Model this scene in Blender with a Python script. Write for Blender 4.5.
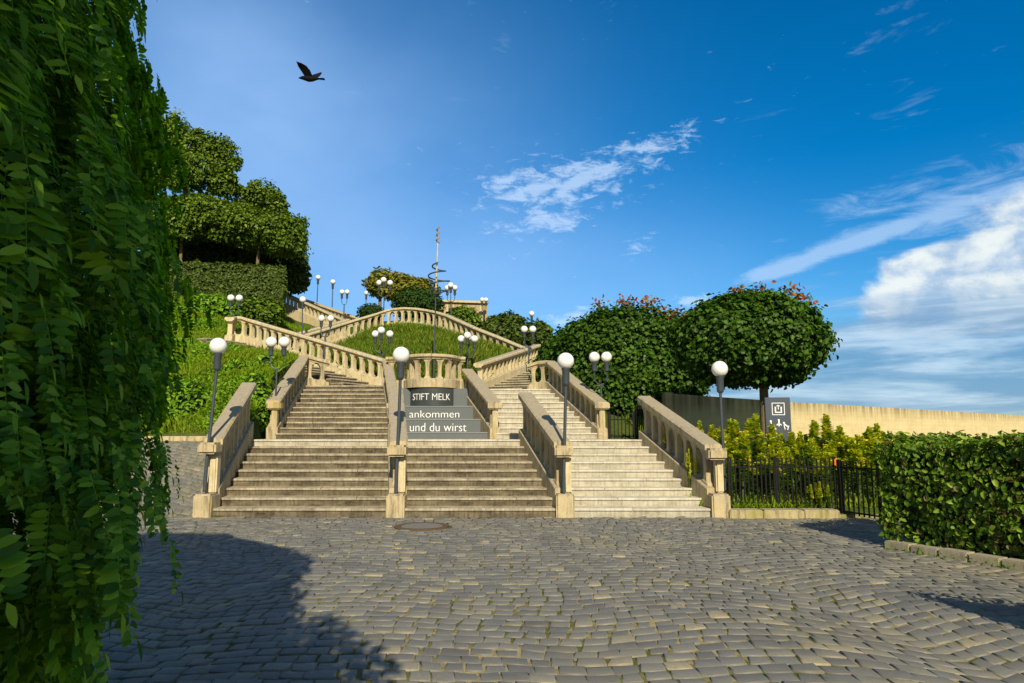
import bpy, bmesh, math, random
import numpy as np
from mathutils import Vector, Matrix
random.seed(7); rng = np.random.default_rng(11)
R = math.radians
S = bpy.context.scene
COL = S.collection
for o in list(bpy.data.objects): bpy.data.objects.remove(o)

# ------------------------------------------------------------------ camera
PITCH = R(7.55); FPX = 683.0; EYE = 1.6
cd = bpy.data.cameras.new('camera'); cam = bpy.data.objects.new('camera', cd); COL.objects.link(cam)
cd.sensor_width = 36; cd.lens = 36*FPX/1024; cd.clip_start = .05; cd.clip_end = 2000
cam.location = (0, 0, EYE); cam.rotation_euler = (math.pi/2+PITCH, 0, 0)
S.camera = cam
CP, SP = math.cos(PITCH), math.sin(PITCH)
def W(px, py, Y):
    """point at distance Y ahead, seen at this spot of the photo (used to measure the place)"""
    v = (341.5-py)/FPX; t = Y/(CP-SP*v)
    return Vector(((px-512)/FPX*t, Y, EYE+(SP+CP*v)*t))
def X_at(px, Y, z=1.6): return (px-512)/FPX*(Y*CP+(z-EYE)*SP)

# ------------------------------------------------------------------ light
SUN_EL = R(33); SUN_TRAVEL = Vector((-.15, 1, 0)).normalized()
sv = -SUN_TRAVEL
S.view_settings.view_transform = 'Standard'; S.view_settings.look = 'None'
S.view_settings.gamma = 1; S.view_settings.use_curve_mapping = False
S.view_settings.exposure = 0.25
sl = bpy.data.lights.new('sun', 'SUN'); so = bpy.data.objects.new('sun', sl); COL.objects.link(so)
sl.energy = 5.0; sl.angle = R(.5); sl.color = (1, .88, .67)
dvec = Vector((SUN_TRAVEL.x*math.cos(SUN_EL), SUN_TRAVEL.y*math.cos(SUN_EL), -math.sin(SUN_EL)))
so.rotation_euler = dvec.to_track_quat('-Z', 'Y').to_euler(); so.location = (3, -20, 20)

w = bpy.data.worlds.new('World'); S.world = w; w.use_nodes = True
nt = w.node_tree; nt.nodes.clear(); N = nt.nodes; L = nt.links
def nd(t, **k):
    n = N.new(t)
    for a, b in k.items(): setattr(n, a, b)
    return n
def mth(op, a, b=None, clamp=False):
    n = N.new('ShaderNodeMath'); n.operation = op; n.use_clamp = clamp
    for i, v in enumerate((a, b)):
        if v is None: continue
        if isinstance(v, (int, float)): n.inputs[i].default_value = v
        else: L.new(v, n.inputs[i])
    return n.outputs[0]
sky = nd('ShaderNodeTexSky', sky_type='NISHITA', sun_disc=False)
sky.sun_elevation = SUN_EL; sky.sun_rotation = math.atan2(sv.x, sv.y)
sky.altitude = 200; sky.air_density = 1.0; sky.dust_density = .3; sky.ozone_density = 4.0
hs = nd('ShaderNodeHueSaturation'); hs.inputs['Saturation'].default_value = 1.42; hs.inputs['Value'].default_value = 1.10; hs.inputs['Hue'].default_value = .498
L.new(sky.outputs[0], hs.inputs['Color'])
tc = nd('ShaderNodeTexCoord'); sp = nd('ShaderNodeSeparateXYZ'); L.new(tc.outputs['Generated'], sp.inputs[0])
X_, Y_, Z_ = sp.outputs
az = mth('ARCTAN2', X_, Y_); el = mth('ARCSINE', Z_)
def azel(px, py):
    p = W(px, py, 10) - Vector((0, 0, EYE)); p.normalize()
    return math.atan2(p.x, p.y), math.asin(p.z)
def blob(px, py, wx, wy, rot=0.0):
    a, e = azel(px, py); sx = wx/700; sy = wy/700
    da = mth('SUBTRACT', az, a); de = mth('SUBTRACT', el, e)
    c, s = math.cos(rot), math.sin(rot)
    u = mth('DIVIDE', mth('ADD', mth('MULTIPLY', da, c), mth('MULTIPLY', de, s)), sx)
    v = mth('DIVIDE', mth('SUBTRACT', mth('MULTIPLY', de, c), mth('MULTIPLY', da, s)), sy)
    r2 = mth('ADD', mth('MULTIPLY', u, u), mth('MULTIPLY', v, v))
    return mth('EXPONENT', mth('MULTIPLY', r2, -1.0))
def noise(sx, sy, rot, scale, detail, rough, off=(0, 0, 0), dist=0.0):
    cb = nd('ShaderNodeCombineXYZ'); L.new(az, cb.inputs[0]); L.new(el, cb.inputs[1])
    mp = nd('ShaderNodeMapping'); mp.inputs['Scale'].default_value = (sx, sy, 1); mp.inputs['Rotation'].default_value = (0, 0, rot)
    mp.inputs['Location'].default_value = off
    L.new(cb.outputs[0], mp.inputs[0])
    n = nd('ShaderNodeTexNoise'); n.inputs['Scale'].default_value = scale; n.inputs['Detail'].default_value = detail
    n.inputs['Roughness'].default_value = rough; n.inputs['Distortion'].default_value = dist
    L.new(mp.outputs[0], n.inputs['Vector']); return n.outputs['Fac']
def sstep(x, a, b):
    m = nd('ShaderNodeMapRange', interpolation_type='SMOOTHSTEP'); L.new(x, m.inputs[0])
    m.inputs[1].default_value = a; m.inputs[2].default_value = b; return m.outputs[0]
def add(*a):
    r = a[0]
    for b in a[1:]: r = mth('ADD', r, b)
    return r
def over(col, mask, rgb):
    m = nd('ShaderNodeMix', data_type='RGBA'); L.new(mask, m.inputs[0]); L.new(col, m.inputs[6])
    if isinstance(rgb, tuple): m.inputs[7].default_value = (*rgb, 1)
    else: L.new(rgb, m.inputs[7])
    return m.outputs[2]
K = 1/.1     # cloud radiance is written for a background strength of 0.1
def cl(r, g, b): return (r*K, g*K, b*K)
col = hs.outputs[0]
# unseen sky behind and overhead: pale cloud added to neutralise teal shade light
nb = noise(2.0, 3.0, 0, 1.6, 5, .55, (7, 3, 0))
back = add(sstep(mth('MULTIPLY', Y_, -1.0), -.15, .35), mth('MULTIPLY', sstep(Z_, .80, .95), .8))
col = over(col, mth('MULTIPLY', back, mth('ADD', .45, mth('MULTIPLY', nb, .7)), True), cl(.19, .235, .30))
# thin veil on the left
n0 = noise(1.2, 2.2, .5, 2.2, 4, .5)
veil = mth('MULTIPLY', add(blob(330, 190, 260, 170, -.4), mth('MULTIPLY', blob(560, 290, 180, 70), .55), mth('MULTIPLY', blob(200, 120, 160, 120), .5)), mth('ADD', mth('MULTIPLY', n0, .9), .15), True)
col = over(col, mth('MULTIPLY', veil, .86, True), cl(.30, .50, .84))
# broken fair-weather flakes in the middle
n1 = noise(17, 44, .12, 1.6, 8, .68, (3.1, 1.7, 0), .35)
m1 = add(mth('MULTIPLY', blob(560, 195, 85, 34), 1.0), mth('MULTIPLY', blob(600, 170, 80, 18, .1), .9), mth('MULTIPLY', blob(665, 140, 70, 16, .15), .95), mth('MULTIPLY', blob(500, 185, 45, 30), .6),
         mth('MULTIPLY', blob(556, 222, 30, 9), 1.2), mth('MULTIPLY', blob(520, 265, 70, 30), .35), mth('MULTIPLY', blob(640, 243, 24, 13, .5), .9), mth('MULTIPLY', blob(700, 302, 34, 8), 1.1), mth('MULTIPLY', blob(500, 232, 36, 9), .7), mth('MULTIPLY', blob(572, 316, 34, 9, .3), 1.5), mth('MULTIPLY', blob(698, 301, 30, 6), .6), mth('MULTIPLY', blob(905, 385, 30, 6), .4))
f1 = sstep(add(m1, mth('MULTIPLY', mth('SUBTRACT', n1, .5), 5.2)), .75, 1.9)
col = over(col, mth('MULTIPLY', f1, .62), cl(.52, .68, .90))
# wisps top and right
n2 = noise(5, 18, .35, 1.7, 6, .65, (0, 4.2, 0), .6)
m2 = add(mth('MULTIPLY', blob(905, 15, 60, 18, .2), .45), mth('MULTIPLY', blob(915, 98, 40, 12, .35), .5), mth('MULTIPLY', blob(505, 40, 16, 14), .4), mth('MULTIPLY', blob(480, 4, 16, 8), .6), mth('MULTIPLY', blob(492, 75, 12, 14), .3),
         mth('MULTIPLY', blob(850, 245, 95, 9, .22), 1.15), mth('MULTIPLY', blob(775, 272, 32, 7, .1), .9), mth('MULTIPLY', blob(990, 190, 120, 40, .25), .7), mth('MULTIPLY', blob(870, 198, 60, 14, .1), .7))
f2 = sstep(add(m2, mth('MULTIPLY', mth('SUBTRACT', n2, .5), 2.6)), .38, 1.25)
col = over(col, mth('MULTIPLY', f2, .6), cl(.42, .60, .84))
# towering cloud bank low on the right
n3 = noise(5, 7, 0, 1.6, 8, .55, (1.3, .4, 0), .4)
m3 = add(mth('MULTIPLY', blob(1000, 288, 95, 48, .1), 1.25), mth('MULTIPLY', blob(930, 298, 40, 24), .7), mth('MULTIPLY', blob(1050, 230, 90, 60), .8))
f3 = sstep(add(m3, mth('MULTIPLY', mth('SUBTRACT', n3, .5), 2.1)), .50, .85)
n3b = noise(9, 13, 0, 1.5, 7, .6, (5.2, 2.4, 0), .2)
cc = nd('ShaderNodeMix', data_type='RGBA'); L.new(sstep(n3b, .36, .60), cc.inputs[0]); cc.inputs[6].default_value = (*cl(.34, .48, .66), 1); cc.inputs[7].default_value = (*cl(.78, .82, .80), 1)
col = over(col, mth('MULTIPLY', f3, .92), cc.outputs[2])
# layered streaks near the horizon
n4 = noise(2.2, 16, .03, 2.0, 6, .6, (0.6, .3, 0), .3)
m4 = add(blob(960, 350, 260, 60), mth('MULTIPLY', blob(720, 395, 160, 22), .6), mth('MULTIPLY', blob(1100, 380, 300, 60), .7))
f4 = sstep(add(mth('MULTIPLY', m4, .9), mth('MULTIPLY', mth('SUBTRACT', n4, .5), 1.7)), .25, 1.0)
cc = nd('ShaderNodeMix', data_type='RGBA'); L.new(sstep(n4, .4, .68), cc.inputs[0]); cc.inputs[6].default_value = (*cl(.12, .28, .48), 1); cc.inputs[7].default_value = (*cl(.46, .60, .74), 1)
col = over(col, mth('MULTIPLY', f4, .85), cc.outputs[2])
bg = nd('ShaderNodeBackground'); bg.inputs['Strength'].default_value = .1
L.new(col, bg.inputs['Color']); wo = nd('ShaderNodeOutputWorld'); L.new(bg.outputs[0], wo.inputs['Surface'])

# ------------------------------------------------------------------ materials
MATS = {}
class MN:
    def __init__(s, name):
        s.m = bpy.data.materials.new(name); s.m.use_nodes = True; s.t = s.m.node_tree; s.t.nodes.clear()
        s.out = s.n('ShaderNodeOutputMaterial'); s.tc = s.n('ShaderNodeTexCoord'); s.geo = s.n('ShaderNodeNewGeometry'); MATS[name] = s.m
    def n(s, t, **k):
        x = s.t.nodes.new(t)
        for a, b in k.items(): setattr(x, a, b)
        return x
    def l(s, a, b): s.t.links.new(a, b)
    def noise(s, scale, detail=4, rough=.55, vec=None, vscale=None):
        v = vec or s.geo.outputs['Position']
        if vscale:
            mp = s.n('ShaderNodeMapping'); mp.inputs['Scale'].default_value = vscale; s.l(v, mp.inputs[0]); v = mp.outputs[0]
        x = s.n('ShaderNodeTexNoise'); x.inputs['Scale'].default_value = scale; x.inputs['Detail'].default_value = detail; x.inputs['Roughness'].default_value = rough
        s.l(v, x.inputs['Vector']); return x.outputs['Fac']
    def ramp(s, f, *st):
        x = s.n('ShaderNodeValToRGB'); e = x.color_ramp.elements
        while len(e) < len(st): e.new(.5)
        for i, (p, c) in enumerate(st):
            e[i].position = p; e[i].color = (*c, 1) if isinstance(c, tuple) else (c, c, c, 1)
        s.l(f, x.inputs[0]); return x.outputs[0]
    def mix(s, f, a, b, mode='MIX'):
        x = s.n('ShaderNodeMix', data_type='RGBA', blend_type=mode)
        for i, v in ((0, f), (6, a), (7, b)):
            if isinstance(v, (int, float)): x.inputs[i].default_value = v
            elif isinstance(v, tuple): x.inputs[i].default_value = (*v, 1)
            else: s.l(v, x.inputs[i])
        return x.outputs[2]
    def bsdf(s, col, rough=.85, spec=.3, bump=None, bs=.3, bd=.01, metal=0):
        b = s.n('ShaderNodeBsdfPrincipled'); b.inputs['Metallic'].default_value = metal
        if isinstance(col, tuple): b.inputs['Base Color'].default_value = (*col, 1)
        else: s.l(col, b.inputs['Base Color'])
        if isinstance(rough, (int, float)): b.inputs['Roughness'].default_value = rough
        else: s.l(rough, b.inputs['Roughness'])
        b.inputs['Specular IOR Level'].default_value = spec
        if bump is not None:
            bp = s.n('ShaderNodeBump'); bp.inputs['Strength'].default_value = bs; bp.inputs['Distance'].default_value = bd
            s.l(bump, bp.inputs['Height']); s.l(bp.outputs[0], b.inputs['Normal'])
        s.l(b.outputs[0], s.out.inputs['Surface']); return s.m

def stone(name, base, dark, stain, darkamt=.5, stainamt=.3, sc=1.0):
    m = MN(name)
    f1 = m.noise(1.6*sc, 6, .65); f2 = m.noise(7*sc, 6, .7); f3 = m.noise(2.4*sc, 6, .65, vscale=(5, 5, .6)); f4 = m.noise(45, 3, .6)
    c = m.mix(m.ramp(f2, (.35, 0.0), (.72, 1.0)), tuple(x*.82 for x in base), tuple(min(1, x*1.12) for x in base))
    c = m.mix(m.ramp(f3, (.48, 0.0), (.66, darkamt)), c, dark)
    c = m.mix(m.ramp(f1, (.5, 0.0), (.68, stainamt)), c, stain)
    # lichen and soot settle on upward faces
    sx = m.n('ShaderNodeSeparateXYZ'); m.l(m.geo.outputs['Normal'], sx.inputs[0])
    up = m.n('ShaderNodeMath', operation='MULTIPLY'); m.l(m.ramp(sx.outputs[2], (.6, 0.0), (.9, 1.0)), up.inputs[0]); m.l(m.ramp(f2, (.3, .35), (.6, .95)), up.inputs[1])
    c = m.mix(up.outputs[0], c, (.30, .265, .20))
    return m.bsdf(c, .9, .2, m.mix(.5, f2, f4), .5, .012)
STONE = stone('weathered_balustrade_stone', (.48, .40, .24), (.11, .09, .06), (.50, .36, .08), .75, .45)
STONE_PALE = stone('paler_balustrade_stone', (.60, .51, .31), (.17, .135, .085), (.54, .39, .10), .5, .35)
def tread(name, base, dark, amt):
    m = MN(name); f1 = m.noise(2.2, 6, .7, vscale=(1, 1, 3)); f2 = m.noise(14, 5, .7); f3 = m.noise(5, 4, .6, vscale=(5, 1, .5))
    c = m.mix(m.ramp(f1, (.38, 0.0), (.66, amt)), base, dark)
    c = m.mix(m.ramp(f3, (.45, 0.0), (.7, amt*.8)), c, tuple(x*.8 for x in dark))
    c = m.mix(m.ramp(f2, (.4, 0.0), (.7, .35)), c, tuple(x*1.15 for x in base))
    return m.bsdf(c, .85, .2, f2, .4, .008)
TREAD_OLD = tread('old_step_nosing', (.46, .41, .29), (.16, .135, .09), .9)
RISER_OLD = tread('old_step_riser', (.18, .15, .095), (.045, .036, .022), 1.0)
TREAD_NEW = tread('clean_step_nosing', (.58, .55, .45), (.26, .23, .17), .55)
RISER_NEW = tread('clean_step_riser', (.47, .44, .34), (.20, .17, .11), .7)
def plain(name, col, rough=.6, spec=.4, metal=0, var=.15, sc=20):
    m = MN(name); f = m.noise(sc, 4, .6)
    c = m.mix(f, tuple(x*(1-var) for x in col), tuple(min(1, x*(1+var)) for x in col))
    return m.bsdf(c, rough, spec, f, .1, .003, metal)
IRON = plain('grey_painted_metal', (.045, .055, .065), .45, .5)
IRON_BLACK = plain('black_painted_iron', (.006, .006, .006), .6, .2)
GREY = plain('grey_clad_panel', (.105, .122, .125), .6, .4, var=.1, sc=6)
GREYD = plain('dark_grey_curved_panel', (.045, .055, .055), .35, .5, var=.1, sc=6)
TRIM = plain('pale_edge_strip', (.22, .24, .24), .5, .4)  # paler grey strip along the riser blocks' top edges
WHITE = plain('white_lettering', (.80, .80, .78), .6, .3, var=.03)
SIGNM = plain('slate_sign_face', (.05, .065, .085), .5, .4, var=.08, sc=5)
GOLD = plain('gilded_metal', (.55, .38, .12), .4, .5, .6)
BLUEM = plain('blue_black_coil', (.03, .05, .08), .3, .5)
m = MN('opal_globe_glass'); f = m.noise(9, 4, .6); MATS['opal_globe_glass'] = m.bsdf(m.mix(m.ramp(f, (.5, 0.0), (.8, .25)), (.82, .81, .77), (.6, .57, .5)), .22, .5)
GLOBE = m.m
BARK = stone('tree_bark', (.20, .15, .08), (.07, .055, .035), (.22, .16, .05), .6, .3, 2)
def concrete():
    m = MN('board_marked_concrete'); f1 = m.noise(1.2, 6, .6, vscale=(1, 1, 4)); f2 = m.noise(22, 5, .7); f3 = m.noise(3, 5, .6, vscale=(4, 4, .35))
    c = m.mix(m.ramp(f1, (.35, 0.0), (.65, .6)), (.70, .58, .32), (.57, .45, .22))
    sx = m.n('ShaderNodeSeparateXYZ'); m.l(m.geo.outputs['Position'], sx.inputs[0])
    top = m.ramp(m.noise(2.2, 3, .5, vscale=(3, 3, .02)), (.3, 0.0), (.7, 1.0))
    mr = m.n('ShaderNodeMapRange'); m.l(sx.outputs[2], mr.inputs[0]); mr.inputs[1].default_value = 2.0; mr.inputs[2].default_value = 2.5
    mm = m.n('ShaderNodeMath', operation='MULTIPLY', use_clamp=True); m.l(mr.outputs[0], mm.inputs[0]); m.l(top, mm.inputs[1])
    c = m.mix(mm.outputs[0], c, (.16, .12, .07))
    c = m.mix(m.ramp(f3, (.5, 0.0), (.75, .4)), c, (.33, .26, .15))
    wv = m.n('ShaderNodeTexWave', wave_type='BANDS', bands_direction='Z'); wv.inputs['Scale'].default_value = 2.2; wv.inputs['Distortion'].default_value = .6; m.l(m.geo.outputs['Position'], wv.inputs['Vector'])
    c = m.mix(m.ramp(wv.outputs['Fac'], (.0, .15), (.08, 0.0)), c, (.3, .24, .14))
    return m.bsdf(c, .9, .2, f2, .3, .01)
CONC = concrete()
def cobble():
    m = MN('granite_setts'); r = m.geo.outputs['Random Per Island']; f = m.noise(28, 5, .7); f2 = m.noise(.55, 3, .5); f3 = m.noise(1.3, 6, .7)
    c = m.ramp(r, (0.0, (.135, .13, .11)), (.3, (.165, .16, .137)), (.75, (.205, .197, .163)), (.94, (.24, .225, .17)), (1.0, (.40, .34, .20)))
    c = m.mix(m.ramp(f, (.35, 0.0), (.7, .5)), c, (.13, .13, .12))
    c = m.mix(m.ramp(f2, (.5, 0.0), (.7, .45)), c, (.24, .21, .13)); c = m.mix(m.ramp(f3, (.52, 0.0), (.68, .5)), c, (.085, .082, .07))
    return m.bsdf(c, m.ramp(f, (.3, .5), (.7, .75)), .4, f, .35, .006)
COBBLE = cobble()
def joints():
    m = MN('sandy_mossy_joints'); f = m.noise(1.1, 5, .7); f2 = m.noise(12, 4, .7)
    c = m.mix(m.ramp(f, (.42, 0.0), (.56, 1.0)), (.36, .30, .16), (.11, .12, .02))
    c = m.mix(m.ramp(f2, (.4, 0.0), (.65, .6)), c, (.06, .055, .03))
    return m.bsdf(c, .95, .1, f2, .6, .02)
JOINT = joints()
def grassmat():
    m = MN('meadow_ground'); f = m.noise(.5, 5, .6); f2 = m.noise(6, 5, .7)
    c = m.mix(m.ramp(f, (.4, 0.0), (.62, 1.0)), (.055, .10, .012), (.09, .115, .018)); c = m.mix(m.ramp(f2, (.4, 0.0), (.7, .7)), c, (.03, .045, .01))
    return m.bsdf(c, .95, .1, f2, .8, .06)
MEADOW = grassmat()
def leafmat(name, cols, trans=.35, spec=.35, patch=None, rough=.45):
    m = MN(name); r = m.geo.outputs['Random Per Island']
    st = [(i/(len(cols)-1), c) for i, c in enumerate(cols)]
    c = m.ramp(r, *st)
    if patch:
        f = m.noise(patch[0], 3, .5); c = m.mix(m.ramp(f, (.42, 0.0), (.62, patch[2])), c, patch[1])
    d = m.n('ShaderNodeBsdfDiffuse'); m.l(c, d.inputs['Color'])
    t = m.n('ShaderNodeBsdfTranslucent'); tcx = m.mix(1.0, c, (1.0, 1.15, .35), 'MULTIPLY'); m.l(tcx, t.inputs['Color'])
    g = m.n('ShaderNodeBsdfGlossy'); g.inputs['Roughness'].default_value = .5; m.l(m.mix(.6, c, (1, 1, .8)), g.inputs['Color'])
    x = m.n('ShaderNodeMixShader'); x.inputs[0].default_value = trans; m.l(d.outputs[0], x.inputs[1]); m.l(t.outputs[0], x.inputs[2])
    y = m.n('ShaderNodeMixShader'); y.inputs[0].default_value = spec*.09; m.l(x.outputs[0], y.inputs[1]); m.l(g.outputs[0], y.inputs[2])
    m.l(y.outputs[0], m.out.inputs['Surface']); return m.m
LF_NEAR = leafmat('weeping_leaflets', [(.05, .13, .004), (.11, .25, .006), (.20, .38, .012), (.38, .56, .04)], .45)
LF_CORE = leafmat('dark_inner_core', [(.012, .022, .005), (.02, .035, .006)], 0, .1)  # dark solid core inside foliage, added to block light and see-through
LF_MAPLE = leafmat('maple_leaves', [(.02, .055, .004), (.04, .10, .006), (.08, .17, .010)], .25)
LF_RED = leafmat('reddened_leaves', [(.24, .04, .02), (.32, .10, .025), (.22, .17, .025)], .3)
LF_HEDGE = leafmat('hornbeam_leaves', [(.13, .09, .03), (.05, .12, .006), (.09, .18, .009), (.14, .25, .012), (.24, .34, .03)], .25)
LF_HILL = leafmat('hill_tree_leaves', [(.05, .10, .006), (.09, .16, .010), (.16, .24, .014)], .25)
LF_HILL_D = leafmat('dark_hill_leaves', [(.03, .055, .006), (.055, .095, .009), (.09, .14, .012)], .25)
LF_YEL = leafmat('yellow_green_leaves', [(.10, .12, .012), (.20, .20, .02), (.28, .25, .03)], .3)
LF_BOX = leafmat('clipped_box_leaves', [(.018, .05, .008), (.03, .075, .01)], .1, .2)
LF_SHRUB = leafmat('shrub_leaves', [(.09, .20, .008), (.15, .30, .012), (.22, .40, .02)], .3)
LF_EUPH = leafmat('spurge_leaves', [(.07, .15, .01), (.14, .26, .015), (.26, .38, .02)], .4)
LF_EUPHTOP = leafmat('spurge_flower_heads', [(.42, .56, .03), (.60, .68, .04), (.74, .66, .05), (.66, .44, .04)], .3)
LF_GRASS = leafmat('grass_blades', [(.12, .24, .008), (.20, .34, .012), (.32, .44, .02)], .4, .1, (.35, (.22, .27, .02), .6))
LF_GRASS2 = leafmat('meadow_blades', [(.06, .13, .008), (.10, .20, .010), (.16, .25, .015), (.28, .22, .05)], .3, .1)
BIRDM = plain('black_feathers', (.004, .004, .006), .8, .15)
RUST = plain('rusty_iron', (.10, .065, .035), .7, .3)
RED = plain('orange_tag', (.6, .12, .03), .6, .3)

# ------------------------------------------------------------------ mesh helpers
class MB:
    def __init__(s): s.v = []; s.f = []; s.mi = []; s.cur = 0
    def add(s, vs, fs):
        b = len(s.v); s.v += [tuple(v) for v in vs]; s.f += [tuple(b+i for i in f) for f in fs]; s.mi += [s.cur]*len(fs); return s
    def box(s, c, d, rz=0.0, ax=None):
        cx, cy, cz = c; hx, hy, hz = d[0]/2, d[1]/2, d[2]/2; co, si = math.cos(rz), math.sin(rz); vs = []
        for z in (-hz, hz):
            for x, y in ((-hx, -hy), (hx, -hy), (hx, hy), (-hx, hy)): vs.append((cx+x*co-y*si, cy+x*si+y*co, cz+z))
        return s.add(vs, [(3, 2, 1, 0), (4, 5, 6, 7), (0, 1, 5, 4), (1, 2, 6, 5), (2, 3, 7, 6), (3, 0, 4, 7)])
    def prism(s, poly, z0, z1):
        n = len(poly); zz0 = z0 if hasattr(z0, '__len__') else [z0]*n; zz1 = z1 if hasattr(z1, '__len__') else [z1]*n
        vs = [(p[0], p[1], zz0[i]) for i, p in enumerate(poly)]+[(p[0], p[1], zz1[i]) for i, p in enumerate(poly)]
        return s.add(vs, [tuple(range(n))[::-1], tuple(range(n, 2*n))]+[(i, (i+1) % n, n+(i+1) % n, n+i) for i in range(n)])
    def lathe(s, c, prof, n=16):
        vs = []; fs = []
        for r, z in prof:
            for k in range(n): a = 2*math.pi*k/n; vs.append((c[0]+r*math.cos(a), c[1]+r*math.sin(a), c[2]+z))
        for j in range(len(prof)-1):
            for k in range(n): k2 = (k+1) % n; fs.append((j*n+k, j*n+k2, (j+1)*n+k2, (j+1)*n+k))
        fs.append(tuple(range(n))[::-1]); fs.append(tuple((len(prof)-1)*n+k for k in range(n)))
        return s.add(vs, fs)
    def tube(s, pts, rad, n=8):
        pts = [Vector(p) for p in pts]; rr = rad if hasattr(rad, '__len__') else [rad]*len(pts); vs = []; fs = []
        for i, p in enumerate(pts):
            d = (pts[min(i+1, len(pts)-1)]-pts[max(i-1, 0)]).normalized()
            a = Vector((0, 0, 1)) if abs(d.z) < .9 else Vector((1, 0, 0)); u = d.cross(a).normalized(); v = u.cross(d)
            for k in range(n): t = 2*math.pi*k/n; vs.append(p+(u*math.cos(t)+v*math.sin(t))*rr[i])
        for j in range(len(pts)-1):
            for k in range(n): k2 = (k+1) % n; fs.append((j*n+k, j*n+k2, (j+1)*n+k2, (j+1)*n+k))
        fs.append(tuple(range(n))); fs.append(tuple((len(pts)-1)*n+k for k in range(n))[::-1])
        return s.add(vs, fs)
    def sphere(s, c, r, n=20, m=12, sz=1.0):
        return s.lathe(c, [(max(1e-4, r*math.sin(math.pi*j/m)), -r*sz*math.cos(math.pi*j/m)) for j in range(m+1)], n)
    def sweep(s, path, sec):
        """closed section [(lateral, dz)] swept along a path, mitred in plan"""
        P = [Vector(p) for p in path]; n = len(sec); vs = []; fs = []
        for i, p in enumerate(P):
            ds = []
            if i > 0: d = P[i]-P[i-1]; ds.append(Vector((d.x, d.y)).normalized())
            if i < len(P)-1: d = P[i+1]-P[i]; ds.append(Vector((d.x, d.y)).normalized())
            t = sum(ds, Vector((0, 0))).normalized(); k = 1/max(.5, t.dot(ds[0])); nn = Vector((t.y, -t.x))*k
            for a, dz in sec: vs.append((p.x+nn.x*a, p.y+nn.y*a, p.z+dz))
        for i in range(len(P)-1):
            for k in range(n): k2 = (k+1) % n; fs.append((i*n+k, i*n+k2, (i+1)*n+k2, (i+1)*n+k))
        fs.append(tuple(range(n))[::-1]); fs.append(tuple((len(P)-1)*n+k for k in range(n)))
        return s.add(vs, fs)
    def build(s, name, mat, parent=None, smooth=False, bevel=0):
        me = bpy.data.meshes.new(name); loc = Vector(parent['_w']) if parent is not None else Vector((0, 0, 0))
        me.from_pydata([tuple(Vector(v)-loc) for v in s.v], [], s.f)
        mats = mat if isinstance(mat, (list, tuple)) else [mat]
        for x in mats: me.materials.append(x)
        me.polygons.foreach_set('material_index', s.mi)
        bm = bmesh.new(); bm.from_mesh(me); bmesh.ops.recalc_face_normals(bm, faces=bm.faces)
        if bevel:
            bmesh.ops.bevel(bm, geom=[e for e in bm.edges if e.calc_face_angle(0) > .5], offset=bevel, segments=2, affect='EDGES', clamp_overlap=True)
        bm.to_mesh(me); bm.free()
        if smooth:
            me.polygons.foreach_set('use_smooth', [True]*len(me.polygons))
            try: me.set_sharp_from_angle(angle=R(40))
            except Exception: pass
        o = bpy.data.objects.new(name, me); COL.objects.link(o)
        if parent is not None: o.parent = parent; o['_w'] = tuple(loc)
        return o
def tag(o, label=None, cat=None, group=None, kind=None):
    if label: o['label'] = label
    if cat: o['category'] = cat
    if group: o['group'] = group
    if kind: o['kind'] = kind
    return o
def thing(name, loc, label, cat, group=None):
    o = bpy.data.objects.new(name, None); COL.objects.link(o); o.location = loc; o['_w'] = tuple(loc); o.empty_display_size = .2
    return tag(o, label, cat, group)
def copy_tree(o, loc=None, parent=None, label=None, scale=None, rz=None):
    c = o.copy(); COL.objects.link(c)
    if parent: c.parent = parent
    if loc is not None: c.location = loc
    if label: c['label'] = label
    if scale: c.scale = (scale,)*3
    if rz is not None: c.rotation_euler.z = rz
    for ch in list(o.children): copy_tree(ch, parent=c)
    return c
def vmesh(name, V, F, mat, parent=None):
    """numpy mesh; V (n,3), F (m,k) all faces the same size"""
    loc = np.array(parent['_w']) if parent is not None else np.zeros(3)
    V = np.asarray(V, dtype=np.float32)-loc.astype(np.float32); F = np.asarray(F, dtype=np.int32); k = F.shape[1]
    me = bpy.data.meshes.new(name); me.vertices.add(len(V)); me.vertices.foreach_set('co', V.ravel())
    me.loops.add(F.size); me.loops.foreach_set('vertex_index', F.ravel()); me.polygons.add(len(F))
    me.polygons.foreach_set('loop_start', np.arange(0, F.size, k, dtype=np.int32)); me.polygons.foreach_set('loop_total', np.full(len(F), k, dtype=np.int32))
    me.update(calc_edges=True); me.validate(); me.materials.append(mat)
    o = bpy.data.objects.new(name, me); COL.objects.link(o)
    if parent is not None: o.parent = parent; o['_w'] = tuple(loc)
    return o
def unit(a): return a/np.maximum(1e-9, np.linalg.norm(a, axis=-1, keepdims=True))
def leaves(P, D, Nn, ln, wd, fold=.25, curl=.0):
    """leaf blades of two folded quads; P base, D along, Nn face normal"""
    D = unit(D); Sd = unit(np.cross(D, Nn)); Nn = np.cross(Sd, D); n = len(P)
    ln = np.broadcast_to(ln, (n,))[:, None]; wd = np.broadcast_to(wd, (n,))[:, None]
    def pt(a, b, c): return P+D*ln*a+Sd*wd*b+Nn*wd*c
    V = np.stack([pt(0, 0, 0), pt(.3, -.5, fold-0.0), pt(.72, -.38, fold*.8-curl), pt(1, 0, -curl*1.5), pt(.72, .38, fold*.8-curl), pt(.3, .5, fold)], 1).reshape(-1, 3)
    b = np.arange(n)[:, None]*6
    F = np.concatenate([b+np.array([[0, 1, 2, 3]]), b+np.array([[0, 3, 4, 5]])], 0)
    return V, F
def stack(parts):
    V = []; F = []; o = 0
    for v, f in parts: V.append(v); F.append(f+o); o += len(v)
    return np.concatenate(V), np.concatenate(F)
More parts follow.
